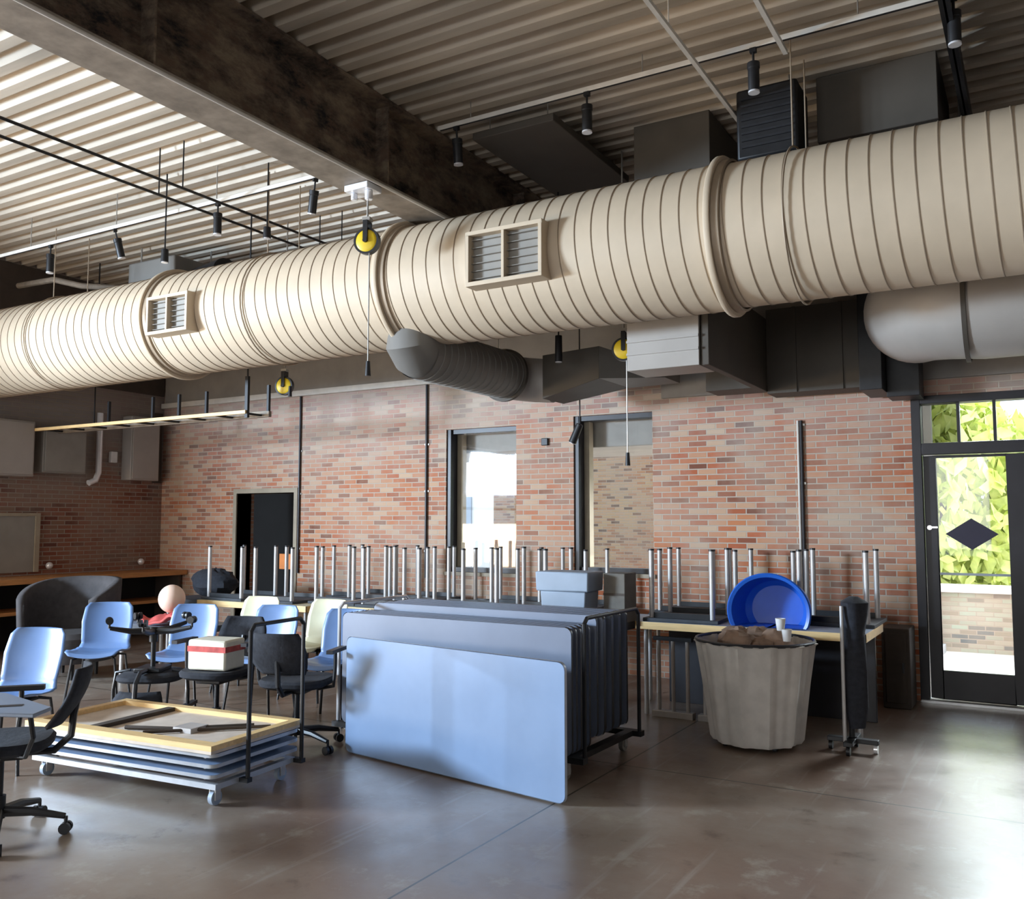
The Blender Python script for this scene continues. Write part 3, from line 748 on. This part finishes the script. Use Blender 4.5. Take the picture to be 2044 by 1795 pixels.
# buildings across the yard
def building(x0, x1, y, h, mt, label, wins):
    b = thing('building', label, 'building', ((x0 + x1) / 2, y, -.05), 0, 'buildings across the yard')
    MB().box(x0, x1, y, y + 4, -.05, h).build('wall', M[mt], b)
    MB().box(x0 - .1, x1 + .1, y - .15, y + 4.1, h, h + .25).build('roof', M['grey_metal_box'], b)
    for (a, c, z0, z1, wm_) in wins: MB().box(a, c, y - .05, y + .02, z0, z1).build('window', M[wm_], b)
building(-10.4, -6.3, 17, 4.0, 'brick_out', 'tan brick building seen through the right wall window', [(-9.0, -8.3, .8, 2.2, 'grey_metal_box')])
building(-19, -11.5, 20, 3.4, 'white_wall', 'bright white building seen through the left wall window', [(-15.6, -14.4, .3, 2.4, 'teal'), (-13.4, -12.9, .3, 2.2, 'box_blue')])
tag(MB().box(-8.05, -2.9, 9.003, 10.4, 2.36, 3.3).build('awning', M['grey_metal_box'], bevel=.01), 'grey awning box outside above the two wall windows', 'awning')

# ------------------------------------------------------------------ folding tables
def make_folding_table(top, L=1.83, W=.76, under='table_under', edge='edge_silver', frame='chrome'):
    t = thing('folding_table', None, None)
    cr = .045
    poly = arc(L / 2 - cr, W / 2 - cr, cr, 0, 90, 4) + arc(-L / 2 + cr, W / 2 - cr, cr, 90, 180, 4) + arc(-L / 2 + cr, -W / 2 + cr, cr, 180, 270, 4) + arc(L / 2 - cr, -W / 2 + cr, cr, 270, 360, 4)
    MB().prism(poly, .034, .054).build('tabletop', M[top], t)
    m = MB(); n = len(poly); k = 1.0035
    outer = [(a * (1 + .004 / L), b * (1 + .008 / W)) for a, b in poly]
    for z0, z1 in ((.034, .0535),):
        vs = [(a, b, z0) for a, b in outer] + [(a, b, z1) for a, b in outer]
        m.add(vs, [(i, (i + 1) % n, n + (i + 1) % n, n + i) for i in range(n)])
    m.build('edge_band', M[edge], t)
    MB().box(-L / 2 + .03, L / 2 - .03, -W / 2 + .03, W / 2 - .03, .028, .0338).build('underside', M[under], t)
    for s in (-1, 1):
        m = MB(); x0 = s * (L / 2 - .12); x1 = s * .1
        m.tube([(x0, -W / 2 + .08, .018), (x1, -W / 2 + .08, .016), (x1, W / 2 - .08, .016), (x0, W / 2 - .08, .018)], .011, 8)
        m.cyl((x0, -W / 2 + .06, .018), (x0, W / 2 - .06, .018), .011, n=8)
        m.build('folded_leg', M[frame], t)
    return t
ft_blue = make_folding_table('table_blue')
ft_pack = make_folding_table('table_pack', edge='black_plastic')
def place(o, loc, rot, label, cat, group):
    o.location = loc; o.rotation_euler = rot; tag(o, label, cat, group); return o
ang = math.atan2(-.29, 1.78)
ux, uy = math.cos(ang), math.sin(ang); nx, ny = -uy, ux     # n points away from the camera
GE = 'folding tables stored on edge'
lab_edge = {0: 'large blue-grey folding table leaning on edge at the very front, its whole face showing',
            1: 'folding table on edge directly behind the front one, its upper strip showing',
            6: 'folding table on edge standing higher, near the middle of the upright pack'}
NT = 14
for k in range(NT):
    o = ft_blue if k == 0 else (ft_pack if k == 1 else copy_tree(ft_pack))
    lab = lab_edge.get(k, 'dark-edged folding table packed on edge between others on the upright cart')
    if k == 0: place(o, (-3.21, 4.735, .012 + .38), (R(90), 0, ang), lab, 'folding table', GE)
    else:
        x = -3.40 if k < 6 else -3.39 + .02 * (k % 2); y = 5.04 + .061 * (k - 1) + (.03 if k >= 6 else 0)
        place(o, (x, y, (.150 if k < 6 else .195) + .38), (R(90), 0, R(-1.5)), lab, 'folding table', GE)
# upright cart carrying them
ec = thing('table_cart', 'wheeled steel cart with end posts carrying the folding tables on edge', 'cart', (-3.40, 5.42, 0))
T = Matrix.Translation((-3.40, 5.44, 0)) @ Matrix.Rotation(R(-1.5), 4, 'Z')
def TB(): m = MB(); m.T = T; return m
m = TB(); m.box(-1.0, 1.0, -.45, -.39, .11, .145).box(-1.0, 1.0, .39, .45, .11, .145).box(-.96, -.90, -.39, .39, .11, .145).box(.88, .94, -.39, .39, .11, .145).box(-.03, .03, -.39, .39, .11, .145)
m.build('base_frame', M['black'], ec)
for q in (-.6, .6):
    m = TB(); m.box(q - .03, q + .03, -.04, .39, .146, .190); m.build('spacer_block', M['black_plastic'], ec)
for sx_ in (-1, 1):
    for sy_ in (-1, 1):
        c = (sx_ * .86, sy_ * .41)
        m = TB(); m.cyl((c[0] - .015, c[1], .045), (c[0] + .015, c[1], .045), .044, n=18); w = m.build('caster_wheel', M['grey_metal_box'], ec)
        m = TB(); m.box(c[0] - .024, c[0] - .017, c[1] - .02, c[1] + .02, .03, .11).box(c[0] + .017, c[0] + .024, c[1] - .02, c[1] + .02, .03, .11).box(c[0] - .03, c[0] + .03, c[1] - .03, c[1] + .03, .098, .11); m.build('caster_fork', M['chrome'], ec)
for sx_, mt in ((-1, 'lens'), (1, 'black')):
    m = TB(); X_ = -.985 if sx_ < 0 else .985
    m.tube([(X_, -.40, .12), (X_, -.40, .93), (X_, -.36, .965), (X_, .36, .965), (X_, .40, .93), (X_, .40, .12)], .013, 8)
    m.build('end_post', M[mt], ec)

# flat stack on low cart, topmost table upside down with its maple rim showing
FT_C = (-4.69, 3.81); FT_R = R(4.5)
fc = thing('flat_cart', 'low wheeled cart with black upright handle under the flat stack of tables', 'cart', (FT_C[0], FT_C[1], 0), FT_R)
T = Matrix.Translation((FT_C[0], FT_C[1], 0)) @ Matrix.Rotation(FT_R, 4, 'Z')
m = TB(); m.box(-.74, .74, -.33, -.29, .10, .13).box(-.74, .74, .29, .33, .10, .13).box(-.74, -.70, -.29, .29, .10, .13).box(.70, .74, -.29, .29, .10, .13); m.build('base_frame', M['edge_silver'], fc, bevel=.004)
for sx_ in (-1, 1):
    for sy_ in (-1, 1):
        c = (sx_ * .68, sy_ * .27)
        m = TB(); m.cyl((c[0] - .014, c[1], .042), (c[0] + .014, c[1], .042), .041, n=18); m.build('caster_wheel', M['box_blue'], fc)
        m = TB(); m.box(c[0] - .024, c[0] - .016, c[1] - .02, c[1] + .02, .03, .10).box(c[0] + .016, c[0] + .024, c[1] - .02, c[1] + .02, .03, .10).box(c[0] - .03, c[0] + .03, c[1] - .03, c[1] + .03, .09, .10); m.build('caster_fork', M['chrome'], fc)
m = TB(); m.tube([(.785, -.13, .11), (.785, -.13, .93), (.785, -.10, .965), (.785, .30, .965), (.785, .335, .93), (.785, .335, .11)], .013, 10)
m.box(.70, .80, -.15, -.11, .10, .125).box(.70, .80, .315, .355, .10, .125); m.build('handle', M['black'], fc)
ft_short = make_folding_table('table_blue', 1.5, .72)
for k in range(3):
    o = ft_short if k == 0 else copy_tree(ft_short)
    place(o, (FT_C[0], FT_C[1], .131 + k * .056), (0, 0, FT_R), ['grey folding table lying flat at the bottom of the low stack', 'grey folding table lying flat in the middle of the low stack', 'grey folding table lying flat second from the top of the low stack'][k], 'folding table', 'tables lying flat on the low cart')
tt = thing('folding_table', 'upturned table with yellow maple rim and pale board inside on top of the low stack', 'folding table', (FT_C[0], FT_C[1], .30), FT_R, 'tables lying flat on the low cart')
m = TB(); m.box(-.75, .75, -.38, .38, .300, .316); m.build('board', M['ply'], tt)
m = TB(); m.box(-.75, .75, -.38, -.30, .316, .345).box(-.75, .75, .32, .38, .316, .345).box(-.75, -.695, -.30, .32, .316, .345).box(.695, .75, -.30, .32, .316, .345); m.build('rim', M['maple'], tt, bevel=.003)
m = TB(); m.box(-.3, -.24, -.30, .32, .316, .34).tube([(-.1, -.2, .33), (.2, -.1, .33), (.55, .18, .33)], .012, 8).tube([(.1, -.25, .33), (.66, .2, .33)], .010, 8); m.build('brace', M['dark_brown'], tt)
m = TB(); m.box(.20, .34, -.12, .02, .317, .345); m.build('hinge', M['chrome'], tt)

# ------------------------------------------------------------------ the row of tables at the back
def make_std_table(L, W, H, top, edge, label, loc, rz, group, cx=0):
    t = thing('table', label, 'table', loc, rz, group)
    T_ = Matrix.Translation(loc) @ Matrix.Rotation(rz, 4, 'Z')
    m = MB(); m.T = T_; m.box(-L / 2 + .005, L / 2 - .005, -W / 2 + .005, W / 2 - .005, H - .035, H); m.build('tabletop', M[top], t)
    m = MB(); m.T = T_; m.box(-L / 2, L / 2, -W / 2, -W / 2 + .006, H - .06, H - .001).box(-L / 2, L / 2, W / 2 - .006, W / 2, H - .06, H - .001).box(-L / 2, -L / 2 + .006, -W / 2, W / 2, H - .06, H - .001).box(L / 2 - .006, L / 2, -W / 2, W / 2, H - .06, H - .001); m.build('edge_band', M[edge], t)
    for sx_ in (-1, 1):
        for sy_ in (-1, 1):
            m = MB(); m.T = T_; m.cyl((sx_ * (L / 2 - .07), sy_ * (W / 2 - .07), 0), (sx_ * (L / 2 - .07), sy_ * (W / 2 - .07), H - .036), .019, n=12); m.build('leg', M['chrome'], t)
    m = MB(); m.T = T_; m.box(-L / 2 + .07, L / 2 - .07, -.015, .015, H - .08, H - .036); m.build('rail', M['black'], t)
    return t
GB = 'tables standing along the brick wall'
make_std_table(1.78, .80, .745, 'table_grey', 'maple', 'table with pale maple edge standing behind the canvas bin, left of the glass door', (-2.02, 7.36, 0), R(0), GB)
make_std_table(1.6, .75, .73, 'table_grey', 'table_under', 'table in the back row behind the upright pack of folding tables', (-3.76, 7.28, 0), 0, GB)
make_std_table(1.6, .75, .72, 'cream_shell', 'maple', 'pale-topped table in the back row below the left wall window', (-5.55, 7.3, 0), 0, GB)
make_std_table(1.6, .75, .70, 'cream_shell', 'maple', 'pale-topped table in the back row in front of the dark doorway', (-7.25, 7.3, 0), 0, GB)
TOPZ = {0: .745, 1: .73, 2: .72, 3: .70}
def make_inv():
    t = thing('upturned_table', None, None)
    s = .62
    MB().box(-s / 2, s / 2, -s / 2, s / 2, 0, .028).build('tabletop', M['table_under'], t, bevel=.004)
    for q in (-1, 1): MB().box(-s / 2 + .05, s / 2 - .05, q * (s / 2 - .06) - .01, q * (s / 2 - .06) + .01, .028, .07).build('apron', M['black'], t)
    for a in (-1, 1):
        for b in (-1, 1):
            lg = MB().cyl((a * (s / 2 - .06), b * (s / 2 - .06), .028), (a * (s / 2 - .06), b * (s / 2 - .06), .57), .021, n=14).build('leg', M['chrome'], t)
            MB().cyl((a * (s / 2 - .06), b * (s / 2 - .06), .57), (a * (s / 2 - .06), b * (s / 2 - .06), .585), .023, n=14).build('foot_cap', M['black_plastic'], lg)
    return t
inv0 = make_inv()
inv = [(-7.75, 7.3, .70, 0), (-7.05, 7.3, .70, 4), (-6.20, 7.32, .72, -1), (-5.55, 7.28, .72, 0), (-4.89, 7.3, .72, 0), (-4.03, 7.3, .73, 0), (-2.56, 7.32, .745, 3), (-1.44, 7.66, .745, 0)]
labs = ['upturned small table with grey legs in the air, in front of the dark doorway, leftmost', 'upturned small table just right of the dark doorway', 'upturned small table between the two dark wall conduits, left one', 'upturned small table under the conduit beside the left window', 'upturned small table in front of the left window', 'upturned small table left of the grey boxes',
        'upturned small table on the maple-edged table right of the grey boxes', 'upturned small table on the maple-edged table near the glass door, behind the blue tub']
for k, ((x, y, z, r), lab) in enumerate(zip(inv, labs)):
    o = inv0 if k == 0 else copy_tree(inv0)
    place(o, (x, y, z), (0, 0, R(r)), lab, 'table', 'upturned tables with legs in the air')
# extra row just behind, on the wall side
make_std_table(1.6, .6, .70, 'table_grey', 'table_under', 'dark table against the brick between doorway and windows', (-6.3, 8.15, 0), 0, GB)
make_std_table(1.6, .6, .70, 'table_grey', 'table_under', 'dark table against the brick under the two windows', (-4.4, 8.15, 0), 0, GB)
make_std_table(1.5, .6, .72, 'table_grey', 'table_under', 'dark table against the brick under the vertical pipe near the glass door', (-2.4, 8.15, 0), 0, GB)
for (x, z, lab) in ((-6.7, .70, 'upturned small table against the brick left of the windows'), (-5.9, .70, 'upturned small table against the brick under the conduit'), (-4.8, .70, 'upturned small table against the brick between the windows'), (-4.05, .70, 'upturned small table with pale lit legs under the right window'),
                    (-2.8, .72, 'upturned small table against the brick right of the right window'), (-2.1, .72, 'upturned small table against the brick behind the vertical pipe')):
    o = copy_tree(inv0); place(o, (x, 8.15, z), (0, 0, 0), lab, 'table', 'upturned tables with legs in the air')

# folded base frames under the maple-edged table
for (x, lab) in ((-2.60, 'grey tubular base frame standing under the maple-edged table, left one'), (-2.22, 'grey tubular base frame standing under the maple-edged table, beside the bin')):
    t = thing('base_frame', lab, 'frame', (x, 7.0, 0), 0, 'tubular frames under the maple-edged table')
    for i in range(3): MB().cyl((x - .12 + i * .12, 7.0, .05), (x - .12 + i * .12, 7.0, .60), .016, n=10).build('upright', M['chrome'], t)
    MB().box(x - .17, x + .17, 6.96, 7.04, 0.0, .05).build('foot_bar', M['chrome'], t, bevel=.004)
    MB().box(x - .16, x + .16, 6.98, 7.02, .60, .63).build('head_bar', M['black'], t)

tag(MB().box(-2.86, -1.17, 7.60, 7.63, 0, .66).build('under_table_shade', M['black_frame'], bevel=.004), 'added black board painting the shade under the maple-edged table behind the tubular frames', 'board')  # added board, its black stands in for the shade below the tabletop

# grey boxes standing on the back row
o = thing('storage_crate', 'light blue-grey plastic crate with a wide lip on the back tables', 'crate', (-3.42, 6.99, .80))
T = Matrix.Translation((-3.44, 6.84, 0)) @ Matrix.Rotation(R(2), 4, 'Z')
def frustum(mb, z0, z1, a0, b0, a1, b1):
    mb.add([(-a0, -b0, z0), (a0, -b0, z0), (a0, b0, z0), (-a0, b0, z0), (-a1, -b1, z1), (a1, -b1, z1), (a1, b1, z1), (-a1, b1, z1)], [(0, 3, 2, 1), (4, 5, 6, 7), (0, 1, 5, 4), (1, 2, 6, 5), (2, 3, 7, 6), (3, 0, 4, 7)])
m = TB(); frustum(m, .731, .98, .19, .13, .205, .14); m.build('body', M['box_blue'], o, bevel=.01)
m = TB(); frustum(m, .98, 1.14, .235, .16, .24, .165); m.build('lid', M['box_blue'], o, bevel=.012)
o = tag(MB().box(-3.14, -2.95, 6.86, 7.10, .731, 1.13).build('cardboard_box', M['box_brown'], bevel=.006), 'grey-brown upright cardboard box beside the light blue crate', 'box')
MB().box(-3.14, -2.95, 6.855, 6.86, .95, .97).build('tape', M['dark_brown'], o)

# ------------------------------------------------------------------ canvas bin, tub, stand
bx, by = -1.80, 6.48
o = thing('canvas_bin', 'large pale grey canvas bin with vertical folds, wider at the top', 'bin', (bx, by, 0))
rf = lambda t, h: 1 + .035 * math.sin(t * 11 + .6) * (1 - h * .6) + .02 * math.sin(t * 23)
MB().lathe([(0, .03), (.29, .03), (.31, .06), (.36, .45), (.40, .70), (.415, .715), (.40, .72), (.385, .69), (.34, .40), (.30, .10), (0, .10)], (bx, by, 0), 'Z', 96, rf=rf).build('canvas_wall', M['bin'], o)
m = MB(); m.tube([(bx + .405 * math.cos(R(a)), by + .405 * math.sin(R(a)), .722) for a in range(0, 360, 10)], .012, 8, closed=True); m.build('rim', M['black_plastic'], o)
for a in (45, 135, 225, 315):
    MB().cyl((bx + .24 * math.cos(R(a)) - .012, by + .24 * math.sin(R(a)), .02), (bx + .24 * math.cos(R(a)) + .012, by + .24 * math.sin(R(a)), .02), .02, n=12).build('caster', M['black_plastic'], o)
mm = MB()
rg = random.Random(3)
for k in range(16): mm.blob((bx + rg.uniform(-.22, .25), by + rg.uniform(-.2, .2), .62 + rg.uniform(0, .13)), .085, 6, (1.2, 1, .8), .2)
tag(mm.build('rubbish_heap', M['brown_stuff']), 'crumpled brown rubbish filling the canvas bin', 'rubbish', kind='stuff')
for (dx, dz, lab) in ((.24, .86, 'small white cup on the rubbish in the canvas bin'), (.28, .79, 'small white crumpled paper at the bin rim')):
    tag(MB().lathe([(0, -.04), (.025, -.04), (.035, .04), (.03, .04), (.02, -.03), (0, -.03)], (bx + dx, by - .22, dz), 'Z', 14).build('paper_cup', M['white_paper']), lab, 'cup')
m = MB(); m.lathe([(0, .19), (.20, .18), (.245, .14), (.285, -.10), (.31, -.11), (.32, -.10), (.305, -.075), (.27, .14), (.22, .20), (0, .205)], (0, 0, 0), 'Y', 56)
m.v = [Vector((-1.84 + p.x, 7.12 + p.y, .865 + max(-.118 + abs(p.y) * .02, p.z * .92))) for p in m.v]
o = m.build('plastic_tub', M['blue_tub']); tag(o, 'bright blue plastic tub on its side on the table behind the canvas bin', 'tub')

st = thing('rolling_stand', 'tall black covered rolling stand with grey pole beside the canvas bin', 'stand', (-1.18, 6.60, 0))
sx0, sy0 = -1.18, 6.60
MB().lathe([(0, .16), (.05, .16), (.075, .30), (.085, .55), (.07, .8), (.085, .92), (.09, 1.0), (.03, 1.04), (0, 1.04)], (sx0 + .03, sy0, 0), 'Z', 18, rf=lambda t, h: 1 + .12 * math.sin(3 * t + h * 7)).build('black_cover', M['black_cloth'], st)
MB().cyl((sx0 - .03, sy0 - .10, .08), (sx0 - .03, sy0 - .10, .98), .012, n=10).build('pole', M['chrome'], st)
MB().box(sx0 - .16, sx0 + .17, sy0 - .03, sy0 + .03, .06, .09).box(sx0 - .03, sx0 + .03, sy0 - .17, sy0 + .17, .06, .09).cyl((sx0, sy0, .09), (sx0, sy0, .2), .02).build('base', M['black'], st, bevel=.004)
for (a, b) in ((-.14, 0), (.15, 0), (0, -.15), (0, .15)):
    MB().cyl((sx0 + a - .012, sy0 + b, .03), (sx0 + a + .012, sy0 + b, .03), .03, n=14).build('caster', M['lens'] if a > 0 else M['black'], st)
o = tag(MB().box(-1.22, -1.0, 8.25, 8.62, 0, .66).build('storage_box', M['dark_brown'], bevel=.01), 'dark brown low cabinet against the wall beside the glass door', 'cabinet')
MB().box(-1.19, -1.03, 8.235, 8.25, .05, .62).build('door', M['dark_brown'], o, bevel=.004)
MB().box(-1.06, -1.045, 8.222, 8.235, .3, .38).build('handle', M['black'], o)

# ------------------------------------------------------------------ shell chairs
def make_shell_chair(shell, h=1.0):
    t = thing('shell_chair', None, None)
    prof = [(-.235, .415), (-.22, .445), (-.15, .450), (-.03, .432), (.08, .430), (.145, .445), (.185, .495), (.205, .56), (.235, .68), (.272, .80), (.288, .84)]
    hw = [.185, .215, .225, .23, .225, .215, .20, .205, .215, .20, .165]
    nn = len(prof) - 1
    def fn(u, v):
        f = u * nn; i = min(int(f), nn - 1); w = f - i
        y = prof[i][0] * (1 - w) + prof[i + 1][0] * w; z = prof[i][1] * (1 - w) + prof[i + 1][1] * w; q = hw[i] * (1 - w) + hw[i + 1] * w
        s = 2 * v - 1; c = s * s
        k = min(1, max(0, (u - .45) / .2))
        return (q * s, y - k * c * .045, z + (1 - k) * c * .028)
    MB().grid(fn, 40, 14).build('seat_shell', M[shell], t, solid=.008)
    for a in (-1, 1):
        for b, yy in ((-1, -.17), (1, .14)):
            MB().tube([(a * .12, yy * .6, .415), (a * .17, yy, .40), (a * .215, yy * 1.25, .0)], .011, 8).build('leg', M['black'], t)
    MB().box(-.13, .13, -.12, .10, .405, .418).build('mounting_plate', M['black'], t)
    return t
cb = make_shell_chair('blue_shell'); cc = make_shell_chair('cream_shell')
used = {'b': False, 'c': False}
def chair(kind, x, y, rz, lab, z=0, tilt=0):
    src = cb if kind == 'b' else cc
    o = src if not used[kind] else copy_tree(src); used[kind] = True
    place(o, (x, y, z), (R(tilt), 0, R(rz)), lab, 'chair', 'blue shell chairs' if kind == 'b' else 'cream shell chairs')
chair('b', -5.76, 3.50, 22, 'large blue shell chair nearest the left edge of the photo')
chair('b', -7.02, 5.02, 38, 'blue shell chair turned sideways, second from the left')
chair('b', -6.25, 5.25, 25, 'blue shell chair right of the pink ball, behind the flat table stack')
chair('b', -5.62, 5.52, 12, 'blue shell chair between the two cream chairs')
chair('b', -4.88, 5.55, 10, 'blue shell chair just left of the upright folding tables')
chair('c', -6.42, 6.10, 8, 'cream shell chair farther left, behind the black handle')
chair('c', -5.66, 6.18, 5, 'cream shell chair farther right, between two blue backs')

# ------------------------------------------------------------------ swivel chairs
def make_swivel(name='office_chair'):
    t = thing(name, None, None)
    for k in range(5):
        a = R(72 * k + 10); c, s = math.cos(a), math.sin(a)
        MB().tube([(.03 * c, .03 * s, .12), (.16 * c, .16 * s, .115), (.31 * c, .31 * s, .085)], [.026, .022, .015], 8).build('base_arm', M['black_plastic'], t)
        m = MB(); px, py = .315 * c, .315 * s
        m.cyl((px - .028 * s, py + .028 * c, .029), (px - .008 * s, py + .008 * c, .029), .028, n=14).cyl((px + .008 * s, py - .008 * c, .029), (px + .028 * s, py - .028 * c, .029), .028, n=14).cyl((px, py, .03), (px, py, .085), .009, n=8)
        m.build('caster', M['black_plastic'], t)
    MB().cyl((0, 0, .09), (0, 0, .20), .032).cyl((0, 0, .2), (0, 0, .40), .018).build('gas_column', M['black'], t)
    MB().box(-.10, .10, -.12, .12, .385, .42).build('seat_mechanism', M['black'], t, bevel=.008)
    def seat(u, v):
        a = 2 * PI * u; r = v
        x = .245 * r * (abs(math.cos(a)) ** .6) * (1 if math.cos(a) > 0 else -1); y = .235 * r * (abs(math.sin(a)) ** .6) * (1 if math.sin(a) > 0 else -1)
        return (x, y, .47 - .03 * (r ** 4) - (.02 if y > .1 else 0))
    m = MB(); m.lathe([(0, .42), (.20, .42), (.235, .44), (.24, .465), (.225, .482), (.15, .478), (0, .472)], (0, 0, 0), 'Z', 40, rf=lambda t_, h: 1 / max(abs(math.cos(t_)) ** 3 + abs(math.sin(t_)) ** 3, .01) ** .33); m.build('seat', M['black_cloth'], t)
    def back(u, v):
        s = 2 * v - 1; z = .54 + .28 * u; w = .20 * (1 - .25 * (2 * u - 1) ** 2)
        return (w * s, .27 + .13 * u - .05 * s * s + .03 * math.sin(PI * u), z)
    MB().grid(back, 14, 10).build('backrest', M['black_cloth'], t, solid=.018)
    MB().tube([(0, .10, .40), (0, .24, .40), (0, .315, .47), (0, .325, .58), (0, .345, .68)], .018, 8).build('back_support', M['black_plastic'], t)
    for a in (-1, 1):
        MB().tube([(a * .16, .02, .41), (a * .27, .02, .43), (a * .285, .03, .56), (a * .285, .03, .66)], .013, 8).box(min(a * .262, a * .308), max(a * .262, a * .308), -.12, .14, .66, .685).build('armrest', M['black_plastic'], t)
    return t
sw = make_swivel()
place(sw, (-4.52, 2.70, 0), (0, 0, R(-42)), 'black swivel office chair with grey tablet, cut off by the lower left edge', 'office chair', 'black office chairs')
o2 = copy_tree(sw); place(o2, (-4.50, 4.76, 0), (0, 0, R(200)), 'black swivel office chair between the flat stack handle and the upright tables', 'office chair', 'black office chairs')
o3 = copy_tree(sw); place(o3, (-5.27, 4.74, 0), (0, 0, R(15)), 'black swivel office chair behind the middle of the flat stack', 'office chair', 'black office chairs')
o4 = copy_tree(sw); place(o4, (-5.93, 4.70, .835), (R(180), 0, R(30)), 'black swivel office chair turned upside down, star base in the air', 'office chair', 'black office chairs')
m = MB(); m.prism([(-4.75, 2.20), (-3.98, 2.52), (-4.06, 2.66), (-4.60, 2.76), (-5.0, 2.62)], .665, .683); m.build('tablet', M['table_grey'], sw, bevel=.004)
MB().tube([(-4.1, 2.58, .662), (-4.10, 2.60, .55), (-4.25, 2.66, .43), (-4.45, 2.70, .405)], .012, 8).build('tablet_arm', M['black'], sw)

# ------------------------------------------------------------------ clutter between the chairs
tag(MB().blob((-7.30, 5.98, .81), .125, 18, (1, 1, 1.08)).build('ball', M['pink']), 'pale pink ball resting on red cloth among the chairs', 'ball')
tb = make_std_table(1.1, .6, .56, 'table_grey', 'table_under', 'low dark table among the chairs under the pink ball', (-7.42, 6.12, 0), R(0), 'tables among the chairs')
mm = MB(); rg = random.Random(8)
def cloth(u, v):
    x = -7.6 + .6 * u; y = 5.80 + .36 * v
    return (x, y, .62 + .04 * math.sin(7 * u + 2) * math.cos(5 * v) + .012 * math.sin(17 * u + 9 * v))
tag(mm.grid(cloth, 30, 20).build('cloth', M['red_cloth'], solid=.02), 'crumpled red cloth under the pink ball', 'cloth')
o = thing('parcel', 'white parcel with a red band between the blue chairs', 'parcel', (-5.26, 4.72, .48))
T = Matrix.Translation((-5.26, 4.72, 0)) @ Matrix.Rotation(R(12), 4, 'Z')
m = TB(); m.box(-.16, .16, -.12, .12, .485, .70); m.build('box_body', M['pink_bottle'], o, bevel=.015)
m = TB(); m.box(-.162, .162, -.122, .122, .615, .655); m.build('red_band', M['red_cloth'], o)
# dark tub armchair near the left wall counter
o = thing('armchair', 'dark grey rounded tub armchair in front of the wooden counter', 'armchair', (-8.7, 5.7, 0), R(20))
T = Matrix.Translation((-8.55, 5.75, 0)) @ Matrix.Rotation(R(20), 4, 'Z')
m = TB()
def tubback(u, v):
    a = R(-30 + 240 * u); r = .42 + .03 * v; z = .18 + .80 * v * (1 - .25 * abs(2 * u - 1) ** 3)
    return (r * math.cos(a), r * math.sin(a), z)
m.grid(tubback, 36, 8); m.build('back_shell', M['dark_upholstery'], o, solid=.07)
m = TB(); m.lathe([(0, .16), (.36, .16), (.38, .22), (.38, .40), (.34, .45), (0, .46)], (0, 0, 0), 'Z', 36); m.build('seat_cushion', M['dark_upholstery'], o)
for a in (45, 135, 225, 315):
    m = TB(); m.cyl((.27 * math.cos(R(a)), .27 * math.sin(R(a)), 0), (.27 * math.cos(R(a)), .27 * math.sin(R(a)), .17), .018, .024, 10); m.build('leg', M['black'], o)
o = tag(MB().blob((-8.42, 7.5, .84), .22, 12, (1.4, 1, .75), .1).build('black_bag', M['black_cloth']), 'black soft bag slumped on a dark table in front of the left brick', 'bag')
make_std_table(.9, .6, .66, 'table_under', 'table_under', 'dark small table carrying the slumped black bag', (-8.55, 7.5, 0), 0, GB)
